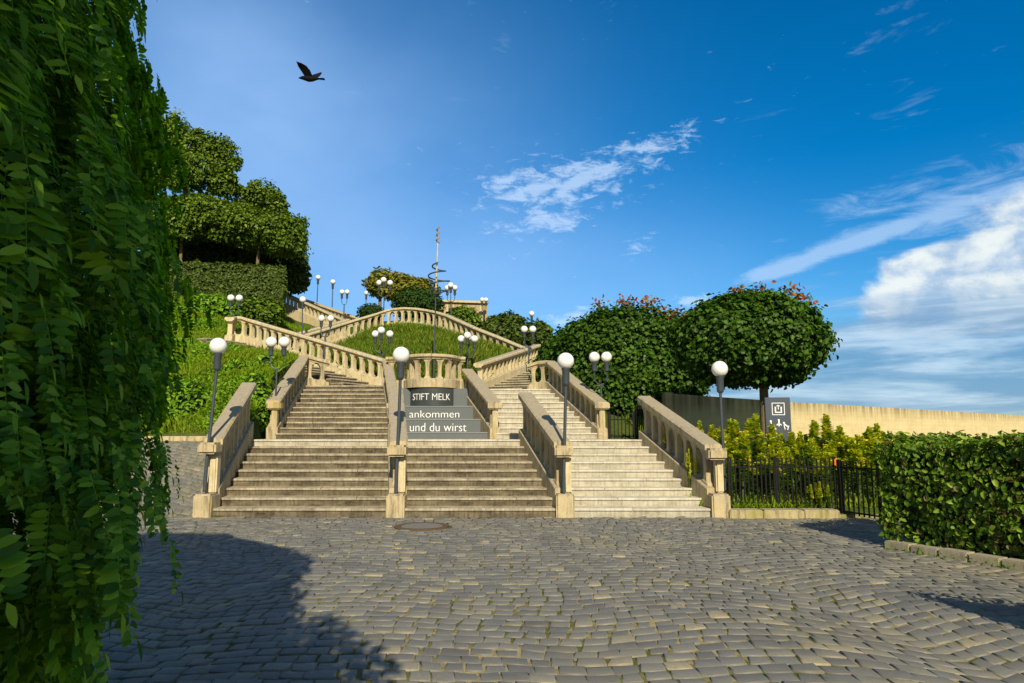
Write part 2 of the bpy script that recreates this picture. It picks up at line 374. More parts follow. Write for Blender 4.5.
# cheap value noise for shaping crowns
_tab = rng.random((32, 32, 32))
def vnoise(p):
    p = np.asarray(p); i = np.floor(p).astype(int); f = p-i; f = f*f*(3-2*f); r = 0
    for dx in (0, 1):
        for dy in (0, 1):
            for dz in (0, 1):
                wgt = (f[:, 0] if dx else 1-f[:, 0])*(f[:, 1] if dy else 1-f[:, 1])*(f[:, 2] if dz else 1-f[:, 2])
                r = r+wgt*_tab[(i[:, 0]+dx) % 32, (i[:, 1]+dy) % 32, (i[:, 2]+dz) % 32]
    return r
def blob_leaves(blobs, density, ln, lump=.18, lfreq=1.2, depth=.25, droop=.3, wd=.6, front=None):
    """blobs: (cx,cy,cz,rx,ry,rz); leaves over their lumpy surface and a little inside"""
    out = []
    B = np.array(blobs, float)
    for bi, b in enumerate(B):
        c, r = b[:3], b[3:]
        area = 4*math.pi*((((r[0]*r[1])**1.6+(r[0]*r[2])**1.6+(r[1]*r[2])**1.6)/3)**(1/1.6))
        n = int(area*density); d = unit(rng.normal(size=(n, 3)))
        if front is not None: d = d[(d[:, 1] < front)]; n = len(d)
        q = d*r; lum = 1+lump*2*(vnoise(q*lfreq+c*1.3+40)-.5)+lump*(vnoise(q*lfreq*2.7+c+80)-.5)
        dep = 1-depth*rng.random(n)**1.6+.16*rng.random(n)**6
        P = c+q*(lum*dep)[:, None]
        keep = np.ones(n, bool)
        for bj, b2 in enumerate(B):
            if bj == bi: continue
            keep &= (((P-b2[:3])/b2[3:])**2).sum(1) > .55
        P, dd = P[keep], d[keep]; n = len(P)
        nrm = unit(dd/r); N_ = unit(nrm+rng.normal(size=(n, 3))*.45+np.array([0, 0, .35]))
        D = unit(np.cross(N_, rng.normal(size=(n, 3))))+nrm*.3+np.array([0, 0, -droop])
        s = ln*(.65+.7*rng.random(n)); out.append(leaves(P, D, N_, s, s*wd))
    return stack(out)
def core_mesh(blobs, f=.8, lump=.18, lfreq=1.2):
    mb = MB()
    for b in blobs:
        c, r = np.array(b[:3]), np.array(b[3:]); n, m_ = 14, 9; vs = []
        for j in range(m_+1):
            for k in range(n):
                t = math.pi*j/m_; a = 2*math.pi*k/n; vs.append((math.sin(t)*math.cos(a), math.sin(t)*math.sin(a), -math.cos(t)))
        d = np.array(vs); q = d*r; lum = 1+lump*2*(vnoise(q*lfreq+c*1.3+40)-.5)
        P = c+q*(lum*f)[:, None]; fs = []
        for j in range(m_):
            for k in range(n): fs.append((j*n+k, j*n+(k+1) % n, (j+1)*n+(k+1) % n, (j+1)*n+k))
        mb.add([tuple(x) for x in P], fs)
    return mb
def ragged(blobs, k, seedd, f0=.28, f1=.5):
    q = np.random.default_rng(seedd); out = list(blobs)
    for b in blobs:
        for _ in range(k):
            d = unit(q.normal(size=3)); d[1] = -abs(d[1])*.5 if q.random() < .6 else d[1]; f = f0+(f1-f0)*q.random(); rr = min(b[3:])*f
            p = np.array(b[:3])+d*np.array(b[3:])*(.92+.2*q.random()); out.append((p[0], p[1], p[2], rr*1.15, rr*1.1, rr*.85))
    return out
def tree(name, base, blobs, density, ln, mat, label, cat='tree', group=None, trunk_r=.12, lean=(0, 0), lump=.2, lfreq=.9, corefac=.72, limbs=5, depth=.3, wd=.6, droop=.3):
    t = thing(name, base, label, cat, group)
    B = np.array(blobs, float); cen = B[:, :3].mean(0); top = (B[:, 2]+B[:, 5]).max(); low = (B[:, 2]-B[:, 5]).min()
    mb = MB(); bx, by, bz = base; zt = max(bz+.4, low+.35*(cen[2]-low)); tx, ty = bx+lean[0], by+lean[1]
    mb.tube([(bx, by, bz-.3), (bx, by, bz), (bx+(tx-bx)*.5, by+(ty-by)*.5, (bz+zt)/2), (tx, ty, zt)], [trunk_r*1.35, trunk_r*1.15, trunk_r, trunk_r*.85], 10)
    mb.build('trunk', BARK, t, smooth=True)
    for k in range(limbs):
        b = B[k % min(3, len(B))]; a = 2*math.pi*k/limbs+.4; e = (b[0]+math.cos(a)*b[3]*.55, b[1]+math.sin(a)*b[4]*.55, b[2]+b[5]*(.1+.4*random.random()))
        mid = ((tx+e[0])/2, (ty+e[1])/2, zt+(e[2]-zt)*.62)
        MB().tube([(tx, ty, zt-.1), mid, e], [trunk_r*.6, trunk_r*.35, trunk_r*.12], 6).build('limb', BARK, t, smooth=True)
    V, F = blob_leaves(blobs, density, ln, lump, lfreq, depth, droop, wd); vmesh('crown', V, F, mat, t)
    if corefac: core_mesh(blobs, corefac, lump, lfreq).build('dark_crown_core', LF_CORE, t)  # solid dark filling added so the crown is not see-through
    return t

# ------------------------------------------------------------------ terrain and ground
SL = .405; Y0 = 13.3; Y1 = 16.8; Z1 = 1.42; Y2 = 18.4; Y3 = 22.6; Z2 = 3.1
def sh(x0, Y): return x0-.186*(Y-Y0)
ctrl = []
for x in (-40, -30, -20, -14, -10, -7, -4, -1, 2, 4.2): ctrl.append((x, Y0, 0))
for x in (6, 9, 14, 20, 30, 45): ctrl.append((x, Y0, .05))
for x in (-7, -10, -14, -20, -30): ctrl += [(x, 15.15, .71), (x, 17.0, 1.42)]
for px, py, Y in ((200, 400, 19), (170, 400, 19), (130, 398, 19), (200, 350, 24.5), (150, 345, 24.5), (100, 340, 24.5), (200, 305, 33), (160, 300, 33), (100, 300, 33), (268, 357, 22), (255, 382, 19), (268, 418, 17.8), (230, 354, 26.8),
                  (285, 356, 24.3), (290, 330, 37), (250, 308, 36), (330, 360, 28.8), (345, 353, 31.5), (325, 355, 33), (345, 349, 34.2), (375, 348, 31), (400, 329, 35.6), (430, 331, 35), (465, 342, 32), (500, 354, 30.2), (490, 364, 27), (430, 360, 26), (298, 327, 39), (283, 318, 43), (315, 331, 40.5)):
    ctrl.append(tuple(W(px, py, Y)))
ctrl += [(-3, 24.8, 3.0), (-5, 24.8, 3.0), (-7, 20, 3.2), (-8.3, 21.5, 4.0), (-6, 40, 8.3), (-3, 42, 8.0), (-9, 45, 8.5), (-14.5, 45, 9.6), (-20, 44, 9.6), (-30, 44, 10), (-10, 56, 10.2), (-30, 60, 10.5), (-3, 47, 8.9), (-1, 40, 6.4), (2.5, 40, 4.5), (2.5, 32, 3.8),
         (5, 35, 3), (12, 40, 1), (25, 45, 0), (10, 60, 1), (0, 60, 6), (30, 70, 0), (60, 70, 0), (-60, 70, 9), (-60, 30, 5), (-60, 13, 0), (60, 30, 0), (3, 24, 2.5), (6, 24, 1.6), (9, 22, .9), (14, 24, .6), (4.0, 17, 1.2), (5.5, 17, .75), (7.5, 17, .5), (5.2, 15, .35), (9, 15, .25), (2.8, 19, 1.4), (3.0, 21, 2.0), (14, 30, .6)]
C_ = np.array(ctrl); cx = C_[:, :2]
def kern(a, b): return np.sqrt(((a[:, None, :]-b[None])**2).sum(2)+.15)
A_ = np.block([[kern(cx, cx)-np.eye(len(cx))*.3, np.ones((len(cx), 1))], [np.ones((1, len(cx))), np.zeros((1, 1))]])
sol = np.linalg.solve(A_, np.append(C_[:, 2], 0))
def rbf(P):
    out = np.zeros(len(P))
    for i in range(0, len(P), 20000): out[i:i+20000] = kern(P[i:i+20000], cx)@sol[:-1]+sol[-1]
    return out
def seg_quad(a, b, wl, wr):
    a, b = np.array(a[:2]), np.array(b[:2]); d = (b-a)/np.linalg.norm(b-a); n = np.array([d[1], -d[0]])
    return [a-n*wl, b-n*wl, b+n*wr, a+n*wr]
# key lines of the upper stairs
BL1 = [W(382, 389, 24.6), Vector((X_at(240, 28.4, 5.3), 28.4, 5.25)), Vector((X_at(228, 27.6, 5.2), 27.6, 5.15))]
BL1[0].z = 3.1
BR1 = [Vector((-1.22, 24.6, 3.0)), Vector((X_at(537, 31, 4.6), 31, 4.5))]
def capz(px, py, Y): return W(px, py, Y).z
RING = [(px, py, Y) for px, py, Y in ((307, 334, 33), (345, 322.5, 35.2), (384, 311, 37), (394, 309, 36.9), (406, 308, 36.6), (417, 308.5, 36.3), (428, 310, 35.9), (438, 312, 35.5), (448, 315, 35.0), (476, 327.6, 33.4), (500, 337, 32.4), (524, 347, 31.6))]
RINGP = [W(*p)-Vector((0, 0, 1.12)) for p in RING]
K1 = [W(283, 292, 44)-Vector((0, 0, 1.1)), W(343, 319, 40)-Vector((0, 0, 1.1))]
K2 = [W(305, 299, 47)-Vector((0, 0, 1.1)), W(311, 301, 46)-Vector((0, 0, 1.1)), W(360, 318, 42)-Vector((0, 0, 1.1))]
BL3 = [W(286, 336, 35)-Vector((0, 0, 1.1)), W(347, 319, 39)-Vector((0, 0, 1.1))]
CLAMP = []   # polygon, height function
def plane_fn(p, q):
    p, q = Vector(p), Vector(q); d = Vector((q.x-p.x, q.y-p.y)); L2 = d.length_squared
    return lambda P: p.z+(q.z-p.z)*np.clip(((P[:, 0]-p.x)*d.x+(P[:, 1]-p.y)*d.y)/L2, 0, 1)
CLAMP.append(([(sh(-5.6, 13.3), 13.3), (3.75, 13.3), (3.0, 16.8), (2.9, 18.4), (1.3, 22.6), (1.2, 24.6), (-7.3, 24.6), (-7.3, 22.4), (-6.75, 18.3), (-6.35, 17.0)],
              lambda P: np.interp(P[:, 1], [13.3, 16.8, 18.4, 22.6, 24.6], [-.5, .7, .9, 2.2, 2.4])))
CLAMP.append((seg_quad(BL1[0], BL1[1], 1.9, .1) if False else seg_quad(BL1[0], BL1[1], 1.6, .05), lambda P, f=plane_fn(BL1[0], BL1[1]): f(P)-.45))
CLAMP.append((seg_quad(BR1[0], BR1[1], .05, 1.7), lambda P, f=plane_fn(BR1[0], BR1[1]): f(P)-.45))
CLAMP.append((seg_quad(RINGP[0], RINGP[2], 1.9, -.1), lambda P, f=plane_fn(RINGP[0], RINGP[2]): f(P)-.4))
CLAMP.append((seg_quad(RINGP[8], RINGP[11], 1.7, -.1), lambda P, f=plane_fn(RINGP[8], RINGP[11]): f(P)-.4))
CLAMP.append((seg_quad(K1[1], K1[0], -.1, 2.2), lambda P, f=plane_fn(K1[1], K1[0]): f(P)-.4))
CLAMP.append(([(-11.6, 28.0), (-8.4, 30.3), (RINGP[0].x, RINGP[0].y), (RINGP[2].x, RINGP[2].y), (BL3[1].x, BL3[1].y+.4), (BL3[0].x-.3, BL3[0].y+.4), (-13, 31)], lambda P: np.interp(P[:, 1], [28, 33, 38], [4.75, 4.9, 6.5])))
def inpoly(P, poly):
    x, y = P[:, 0], P[:, 1]; r = np.zeros(len(P), bool); n = len(poly)
    for i in range(n):
        x1, y1 = poly[i][:2]; x2, y2 = poly[(i+1) % n][:2]
        c = ((y1 > y) != (y2 > y)) & (x < (x2-x1)*(y-y1)/(y2-y1+1e-12)+x1); r ^= c
    return r
def height(P, clamp=True):
    P = np.asarray(P, float); z = np.where(P[:, 1] < Y0, 0.0, rbf(P)); z = np.maximum(z, -.02) if False else z
    far = np.clip((np.abs(P[:, 0])-55)/30, 0, 1); z = z*(1-far)
    farY = np.clip((P[:, 1]-75)/40, 0, 1); z = z*(1-farY)
    lf = (P[:, 0] < -6.1) & (P[:, 1] >= Y0) & (P[:, 1] < 17); z = np.where(lf & (P[:, 0] > -35), (P[:, 1]-Y0)/3.7*1.42, z)
    z += np.where(P[:, 1] > 17.5, .22*(vnoise(np.c_[P*.9, np.zeros(len(P))]+9)-.5), 0)*np.where(P[:, 0] < 4, 1, 0)
    if clamp:
        for poly, fn in CLAMP:
            ins = inpoly(P, poly)
            if ins.any(): z[ins] = np.minimum(z[ins], fn(P[ins]))
    return z
gx = np.unique(np.concatenate([np.linspace(-400, -60, 12), np.linspace(-60, -20, 30), np.linspace(-20, 9, 118), np.linspace(9, 40, 40), np.linspace(40, 400, 16)]))
gy = np.unique(np.concatenate([np.linspace(-400, -5, 14), np.linspace(-5, 13.29, 12), np.linspace(13.3, 48, 142), np.linspace(48, 120, 30), np.linspace(120, 600, 12)]))
GX, GY = np.meshgrid(gx, gy); PP = np.c_[GX.ravel(), GY.ravel()]; HZ = height(PP); HZ[PP[:, 1] < Y0] = -.011
HZ[(PP[:, 0] < -6.1) & (PP[:, 0] > -35) & (PP[:, 1] >= Y0) & (PP[:, 1] < 17.0)] -= .011
nx, ny = len(gx), len(gy); ii, jj = np.meshgrid(np.arange(nx-1), np.arange(ny-1)); b = (jj*nx+ii).ravel()
F = np.c_[b, b+1, b+1+nx, b+nx]
g = vmesh('ground', np.c_[PP, HZ], F, JOINT); g.data.materials.append(MEADOW)
fc = PP[F].mean(1); grassf = ((fc[:, 1] > Y0) & ~((fc[:, 0] < -6.1) & (fc[:, 1] < 17.0))) | (np.abs(fc[:, 0]) > 34)
if len(g.data.polygons) == len(grassf):
    g.data.polygons.foreach_set('material_index', grassf.astype(np.int32)); g.data.polygons.foreach_set('use_smooth', np.ones(len(grassf), bool))
tag(g, kind='structure')
def hz(x, y, clamp=False): return float(height(np.array([[x, y]]), clamp)[0])

# granite setts, laid in wavering arcs
def setts(x0, x1, y0, y1, test, name):
    Vs = []; du, dv = .182, .168
    def warp(u, v):
        amp = .14+.34*np.clip((u-.3)/2.5, 0, 1)+.16*np.clip((-u-1.2)/2, 0, 1)-.12*np.exp(-(u/.6)**2)
        y = v+amp*(np.abs(np.cos(np.pi*(u+.10*v+.35*np.sin(v*.8)+.9)/2.9))*1.15-.6)+.03*np.sin(u*2.3+v*1.7)
        x = u+.10*np.sin(v*.9)+.05*np.sin(v*2.1+u*1.3); return x, y
    rows = int((y1-y0+1.6)/dv)
    for j in range(rows):
        v = y0-.8+j*dv; u = x0-1+random.random()*.2 if j % 2 else x0-1
        off = .5*du*(j % 2); 
        uu = x0-1+off
        while uu < x1+1:
            wd = du*(.80+.42*random.random()**1.2); a, b_, c, d = uu, uu+wd, v, v+dv
            Vs.append((a, b_, c, d)); uu += wd
    Q = np.array(Vs); n = len(Q); gap = .007
    gp = gap*(.5+2.0*rng.random((n, 1))**2)
    U = np.stack([Q[:, 0], Q[:, 1], Q[:, 1], Q[:, 0]], 1); V = np.stack([Q[:, 2], Q[:, 2], Q[:, 3], Q[:, 3]], 1)
    sx = np.array([[1, -1, -1, 1]]); sy = np.array([[1, 1, -1, -1]])
    j1 = rng.normal(size=(n, 4))*.008+rng.normal(size=(n, 1))*.004; j2 = rng.normal(size=(n, 4))*.009+rng.normal(size=(n, 1))*.006
    Xo, Yo = warp(U+sx*gp+j1, V+sy*gp+j2); Xi, Yi = warp(U+sx*(gp+.010)+j1, V+sy*(gp+.010)+j2)
    cxy = np.c_[Xo.mean(1), Yo.mean(1)]; k = test(cxy); Xo, Yo, Xi, Yi, cxy = Xo[k], Yo[k], Xi[k], Yi[k], cxy[k]; n = len(cxy)
    base = np.where(Yo < Y0, 0, np.clip((Yo-Y0)/3.7*1.42, 0, 2)); basei = np.where(Yi < Y0, 0, np.clip((Yi-Y0)/3.7*1.42, 0, 2))
    tl = rng.normal(size=(n, 1))*.0028; tx = rng.normal(size=(n, 1))*.02; ty = rng.normal(size=(n, 1))*.02
    Zi = basei+tl+(Xi-cxy[:, :1])*tx+(Yi-cxy[:, 1:])*ty; Zm = Zi-.004+(base-basei)
    V3 = np.concatenate([np.stack([Xo, Yo, base-.05], 2), np.stack([Xo, Yo, Zm], 2), np.stack([Xi, Yi, Zi], 2)], 1).reshape(-1, 3)
    b_ = np.arange(n)[:, None]*12; fs = [b_+np.array([[8, 9, 10, 11]])]
    for a0 in (0, 4):
        for q in range(4): q2 = (q+1) % 4; fs.append(b_+np.array([[a0+q, a0+q2, a0+4+q2, a0+4+q]]))
    return tag(vmesh(name, V3, np.concatenate(fs), COBBLE), kind='structure')
setts(-9, 9.5, 1.6, 13.3, lambda c: (c[:, 1] < 13.27) & ~((c[:, 0] > 4.0) & (c[:, 1] > 13.15)) & ((c[:, 0]+1.54)**2+(c[:, 1]-12.0)**2 > .50**2) & (c[:, 0] > -1.1*c[:, 1]-1) , 'cobblestone_paving')
setts(-14, -5.5, 13.3, 16.95, lambda c: (c[:, 1] > 13.27) & (c[:, 1] < 16.9) & (c[:, 0] < -6.05-.1*(c[:, 1]-13.3)), 'cobblestone_ramp')
mb = MB(); mb.sweep([(-14, 17.05, 1.38), (-6.9, 17.05, 1.38)], [(-.12, -.3), (.12, -.3), (.12, .12), (-.12, .12)]); tag(mb.build('kerb', STONE, bevel=.02), kind='structure')

# ------------------------------------------------------------------ stair flights
def flight(name, label, L0, R0, L1, R1, n, mats, under=.6, pale=False):
    """rising from edge L0-R0 (z of foot) to L1-R1 in n risers; each step its own part"""
    L0, R0, L1, R1 = map(Vector, (L0, R0, L1, R1)); t = thing(name, (L0+R0)/2, label, 'steps', 'stone stair flights')
    dz = (L1.z-L0.z)/n
    for i in range(n):
        f0 = i/n; f1 = (i+1.0)/n; z = L0.z+dz*(i+1)
        a, b_, c, d = L0.lerp(L1, f0), R0.lerp(R1, f0), R0.lerp(R1, f1), L0.lerp(L1, f1)
        dirv = (L1-L0); dirv.z = 0; dirv.normalize(); nose = dirv*.028; ov = dirv*.15
        mb = MB(); mb.cur = 1
        mb.prism([(a.x, a.y), (b_.x, b_.y), ((c+ov).x, (c+ov).y), ((d+ov).x, (d+ov).y)], z-dz-(under if i == 0 else .12), z-.045)
        mb.cur = 0; e = .004*(i % 2)
        cuts = sorted([random.uniform(.2, .8)])
        pts = [0]+cuts+[1]
        for k in range(len(pts)-1):
            u0, u1 = pts[k]+(.0012 if k else 0), pts[k+1]-(.0012 if k < len(pts)-2 else 0); w0 = random.uniform(-.003, .003)
            p = [(a-nose).lerp(b_-nose, u0), (a-nose).lerp(b_-nose, u1), (d+ov*.3).lerp(c+ov*.3, u1), (d+ov*.3).lerp(c+ov*.3, u0)]
            mb.prism([(q.x, q.y) for q in p], z-.045, z+w0)
        mb.build('step', mats if not (pale and i == n-1) else [TREAD_NEW, RISER_NEW], t, bevel=.006)
    return t
XA, XB, XC, XD = -5.87, -2.22, 1.0, 3.95
OLD = [TREAD_OLD, RISER_OLD]; NEW = [TREAD_NEW, RISER_NEW]
def flow(n, lab, xl, xr, mats): flight('stair_flight', lab, (xl, Y0+.02, 0), (xr, Y0+.02, 0), (sh(xl, Y1+.4), Y1+.4, Z1+.0), (sh(xr, Y1+.4), Y1+.4, Z1), 9, mats, pale=True)
flow(9, 'mossy brown stone steps of the lower left flight beside the cobbled ramp', XA, XB, OLD)
flow(9, 'dark weathered lower middle steps rising to the grey lettered risers', XB, XC, OLD)
flow(9, 'pale clean stone steps of the lower right flight beside the iron fence', XC, XD-.1, NEW)
mb = MB(); mb.prism([(sh(XA, 17.3), 17.3), (sh(XD-.1, 17.3), 17.3), (3.3, 19.0), (sh(XA, 18.4)-.1, 18.7)], .6, Z1-.004); tag(mb.build('landing', TREAD_OLD), kind='structure')
E0 = Vector((-6.37, 18.4, Z1)); E1 = Vector((-6.93, 22.6, Z2)); F0 = Vector((-3.15, 18.4, Z1)); F1 = Vector((-4.05, 22.6, Z2))
G0 = Vector((-.45, 18.4, Z1)); G1 = Vector((-1.42, 22.6, 2.98)); H0 = Vector((2.42, 18.4, Z1)); H1 = Vector((1.28, 22.6, 2.98))
up_ = Vector((0, .1, 0))
flight('stair_flight', 'upper left stone steps climbing to the first turn of the stairs', E0, F0, E1, F1, 11, OLD)
flight('stair_flight', 'upper right worn stone steps below the dark maple crown', G0, H0, G1, H1, 10, NEW)
mb = MB(); mb.prism([(-7.2, 22.62), (-3.95, 22.62), (-3.95, 24.8), (-7.5, 24.8)], 1.9, Z2-.004); tag(mb.build('landing', TREAD_OLD), kind='structure')
mb = MB(); mb.prism([(-3.94, 21.75), (-1.52, 21.75), (-1.52, 24.8), (-3.94, 24.8)], 1.9, 2.968); tag(mb.build('landing', TREAD_OLD), kind='structure')
mb = MB(); mb.prism([(-1.5, 22.62), (1.3, 22.62), (1.2, 24.8), (-1.5, 24.8)], 1.9, 2.976); tag(mb.build('landing', TREAD_OLD), kind='structure')
# turning flights
def off(p, q, d):
    v = Vector((q[0]-p[0], q[1]-p[1])).normalized(); n = Vector((v.y, -v.x)); return Vector((n.x*d, n.y*d, 0))
o = -off(BL1[0], BL1[1], 2.0)
flight('stair_flight', 'steps turning up left behind the grass bank, below the end of the front balustrade', BL1[0]+o, BL1[0], BL1[1]+o, BL1[1], 14, OLD)
o = off(BR1[0], BR1[1], 1.75)
flight('stair_flight', 'dark steps turning up right beside the maple crown', BR1[0], BR1[0]+o, BR1[1], BR1[1]+o, 11, OLD)
o = off(RINGP[0], RINGP[2], -1.8)
flight('stair_flight', 'steps rising behind the railing left of the top terrace', RINGP[0]-o*0, RINGP[0]+o, RINGP[2], RINGP[2]+o, 11, OLD)
o = off(RINGP[11], RINGP[8], 1.7)
flight('stair_flight', 'steps rising behind the railing right of the top terrace', RINGP[11], RINGP[11]+o, RINGP[8], RINGP[8]+o, 12, OLD)
o = off(K1[1], K1[0], 2.3)
flight('stair_flight', 'topmost steps between the two railings under the hedge on the left', K1[1], K1[1]+o, K1[0], K1[0]+o, 14, OLD)
mb = MB(); mb.prism([(p.x, p.y+.1) for p in RINGP[2:9]]+[(RINGP[8].x+.3, 38.5), (-5, 41), (-9, 41.3), (-8.6, 39)], 5.0, 7.05); tag(mb.build('terrace', STONE), kind='structure')

# ------------------------------------------------------------------ balustrades
def resample(path, step):
    P = [Vector(p) for p in path]; seg = [(P[i+1]-P[i]).to_2d().length for i in range(len(P)-1)]; tot = sum(seg); n = max(1, round(tot/step)); out = []
    for k in range(n):
        d = (k+.5)/n*tot; i = 0
        while i < len(seg)-1 and d > seg[i]: d -= seg[i]; i += 1
        p = P[i].lerp(P[i+1], d/seg[i]); dr = (P[i+1]-P[i]); out.append((p, math.atan2(dr.y, dr.x), dr.z/dr.to_2d().length))
    return out
def chunks(path, step, gap=.006):
    P = [Vector(p) for p in path]; seg = [(P[i+1]-P[i]).to_2d().length for i in range(len(P)-1)]; cum = [0]
    for q in seg: cum.append(cum[-1]+q)
    tot = cum[-1]; n = max(1, round(tot/step)); out = []
    def at(d):
        for i in range(len(seg)):
            if d <= cum[i+1]+1e-9: return P[i].lerp(P[i+1], (d-cum[i])/seg[i])
        return P[-1]
    for k in range(n):
        a = tot*k/n+(gap/2 if k else 0); b = tot*(k+1)/n-(gap/2 if k < n-1 else 0)
        out.append([at(a)]+[P[i] for i in range(1, len(P)-1) if a+.02 < cum[i] < b-.02]+[at(b)])
    return out
def balustrade(label, path, ph=.3, H=1.05, cap=.14, mat=STONE, step=.42, wide=.30, posts=(), drop=.35, capw=.19, arc=True, bw=.095, name='balustrade', endpost=None):
    t = thing(name, Vector(path[0]), label, 'balustrade', 'stone balustrades of the stairs')
    hw = wide/2
    zc = H-cap
    for ci, ch in enumerate(chunks(path, 1.25)):
        MB().sweep(ch, [(-hw, -drop), (hw, -drop), (hw, ph-.02), (hw-.02, ph), (-hw+.02, ph), (-hw, ph-.02)]).build('plinth', mat, t)
    for ci, ch in enumerate(chunks(path, 1.45)):
        e = random.uniform(-.003, .003)
        MB().sweep(ch, [(-hw*.8, zc-.03), (hw*.8, zc-.03), (hw*.85, zc+.01), (capw+e, zc+.035), (capw+e, H-.035), (capw-.035, H+e), (-capw+.035, H+e), (-capw+e, H-.035), (-capw+e, zc+.035), (-hw*.85, zc+.01)]).build('cap_stone', mat, t)
    h = zc-ph
    prof = [(-.05, 1.25), (.05, 1.25), (.10, .72), (.30, .60), (.55, .62), (.76, .78), (.86, 1.15), (.94, 1.75), (1.0, 2.0), (1.04, 2.0)] if arc else [(-.05, 1.2), (.06, 1.2), (.12, .8), (.5, .85), (.85, .8), (.92, 1.2), (1.04, 1.25)]
    for p, a, slp in resample(path, step):
        mb = MB(); vs = []; co, si = math.cos(a), math.sin(a)
        for f, k in prof:
            lx = bw*k if not arc else min(bw*k, step*.5); ly = bw*(.95+.15*(k > 1.1))
            for ux, uy in ((-lx, -ly), (lx, -ly), (lx, ly), (-lx, ly)):
                vs.append((p.x+ux*co-uy*si, p.y+ux*si+uy*co, p.z+ph+h*f+ux*slp))
        n = len(prof); fs = [(3, 2, 1, 0), tuple(4*(n-1)+q for q in range(4))]
        for j in range(n-1):
            for q in range(4): q2 = (q+1) % 4; fs.append((4*j+q, 4*j+q2, 4*j+4+q2, 4*j+4+q))
        mb.add(vs, fs); mb.build('baluster', mat, t, bevel=.008)
    for pp, (wx, wy), z0, z1, rz in posts:
        mb = MB(); mb.box((pp[0], pp[1], (z0+z1)/2), (wx, wy, z1-z0), rz); mb.build('pedestal', mat, t, bevel=.03)
    return t
def lower(label, x0, drop=0.0, H=1.38):
    tx = sh(x0, Y1+.1); foot = Vector((x0, Y0+.25, .10)); top = Vector((tx, Y1+.15, Z1+.02-drop))
    t = balustrade(label, [foot, top], ph=.42, H=H, cap=.18, step=.46, wide=.34, drop=.45, capw=.18, bw=.10,
                   posts=[((x0+.01, Y0+.10), (.35, .42), -.1, .43, 0)])
    MB().box((x0, Y0+.13, H-.09), (.36, .36, .22)).build('cap_block', STONE, t, bevel=.04)
    MB().box((x0+.075, Y0+.24, .3+H*.36), (.15, .2, H-.62)).build('end_post', STONE_PALE, t, bevel=.03)
    return t
lower('leftmost lower sloping balustrade, next to the cobbled ramp', XA)
lower('lower sloping balustrade seen nearly end on, left of the grey lettered risers', XB, .05, 1.33)
lower('lower sloping balustrade between the dark middle steps and the pale right steps', XC, .18, 1.32)
lower('rightmost lower sloping balustrade, ending at the black iron fence', XD, .22, 1.27)
def end_block(t, p, H=1.0):
    MB().box((p.x, p.y+.02, p.z+H-.12), (.39, .26, .19)).build('cap_block', STONE, t, bevel=.03)
    MB().box((p.x, p.y+.06, p.z+H/2-.1), (.15, .17, H-.1)).build('end_post', STONE, t, bevel=.02)
t = balustrade('upper left balustrade with a twin globe lamp at its foot', [E0+Vector((-.05, 0, 0)), E1, E1+Vector((.75, .35, -.15))], H=1.02, ph=.30, wide=.30, drop=.5); end_block(t, E0)
t = balustrade('upper inner balustrade left of the small balcony, seen end on', [F0, F1+Vector((0, -.5, -.2))], H=1.0, ph=.28, wide=.24, drop=.5, capw=.155); end_block(t, F0)
t = balustrade('upper inner balustrade right of the grey lettered risers', [G0, G1+Vector((0, -.9, -.36))], H=.98, ph=.28, wide=.28, drop=.5); end_block(t, G0)
t = balustrade('upper right balustrade in front of the dark maple crown', [H0, H1, H1+Vector((-.35, .35, 0)), H1+Vector((-.75, .4, -.1))], H=.98, ph=.28, wide=.30, drop=.5); end_block(t, H0)
balustrade('sunlit balustrade rising left above the grass bank to a rounded end', [BL1[0]+Vector((0.1, .0, 0)), BL1[1]+Vector((.5, -.25, -.1)), BL1[1]+Vector((.1, -.1, .02)), BL1[1]+Vector((-.25, -.2, .02)), BL1[2]], H=1.12, ph=.36, mat=STONE_PALE, drop=.7, step=.44)
nw = BL1[0]+Vector((.15, -.05, 0))
balustrade('balustrade climbing right from behind the balcony towards the maples', BR1, H=1.08, ph=.36, mat=STONE_PALE, drop=.6, step=.43)
balustrade('long railing curving round the front of the top terrace above the meadow', RINGP, H=1.14, ph=.36, mat=STONE_PALE, drop=.8, step=.42)
balustrade('farther railing behind the left end of the curved terrace railing', BL3, H=1.1, ph=.36, mat=STONE_PALE, drop=.7, step=.42)
balustrade('topmost railing descending from the dark hedge on the left', K1, H=1.12, ph=.40, mat=STONE_PALE, drop=1.3, step=.42)
balustrade('topmost rear railing outlined against the sky', K2, H=1.1, ph=.36, mat=STONE_PALE, drop=.7, step=.42)
# balcony
cxb = X_at(431, 21.3, 3.4); arcp = [Vector((cxb+.66*math.cos(a), 21.5-.66*math.sin(a), 2.97)) for a in np.linspace(math.pi*.97, math.pi*.03, 13)]
bal = [Vector((-4.0, 21.75, 2.97)), Vector((cxb-.78, 21.72, 2.97))]+arcp+[Vector((cxb+.78, 21.72, 2.97)), Vector((-1.5, 21.75, 2.97))]
t = balustrade('small rounded balcony railing above the curved dark panel', bal, H=1.0, ph=.25, wide=.34, step=.34, cap=.12, drop=.02, bw=.085, capw=.20)
mb = MB(); mb.prism([(p.x, p.y) for p in bal]+[(-1.5, 21.95), (-4.0, 21.95)], 2.925, 2.955); mb.build('balcony_slab', STONE, t, bevel=.02)

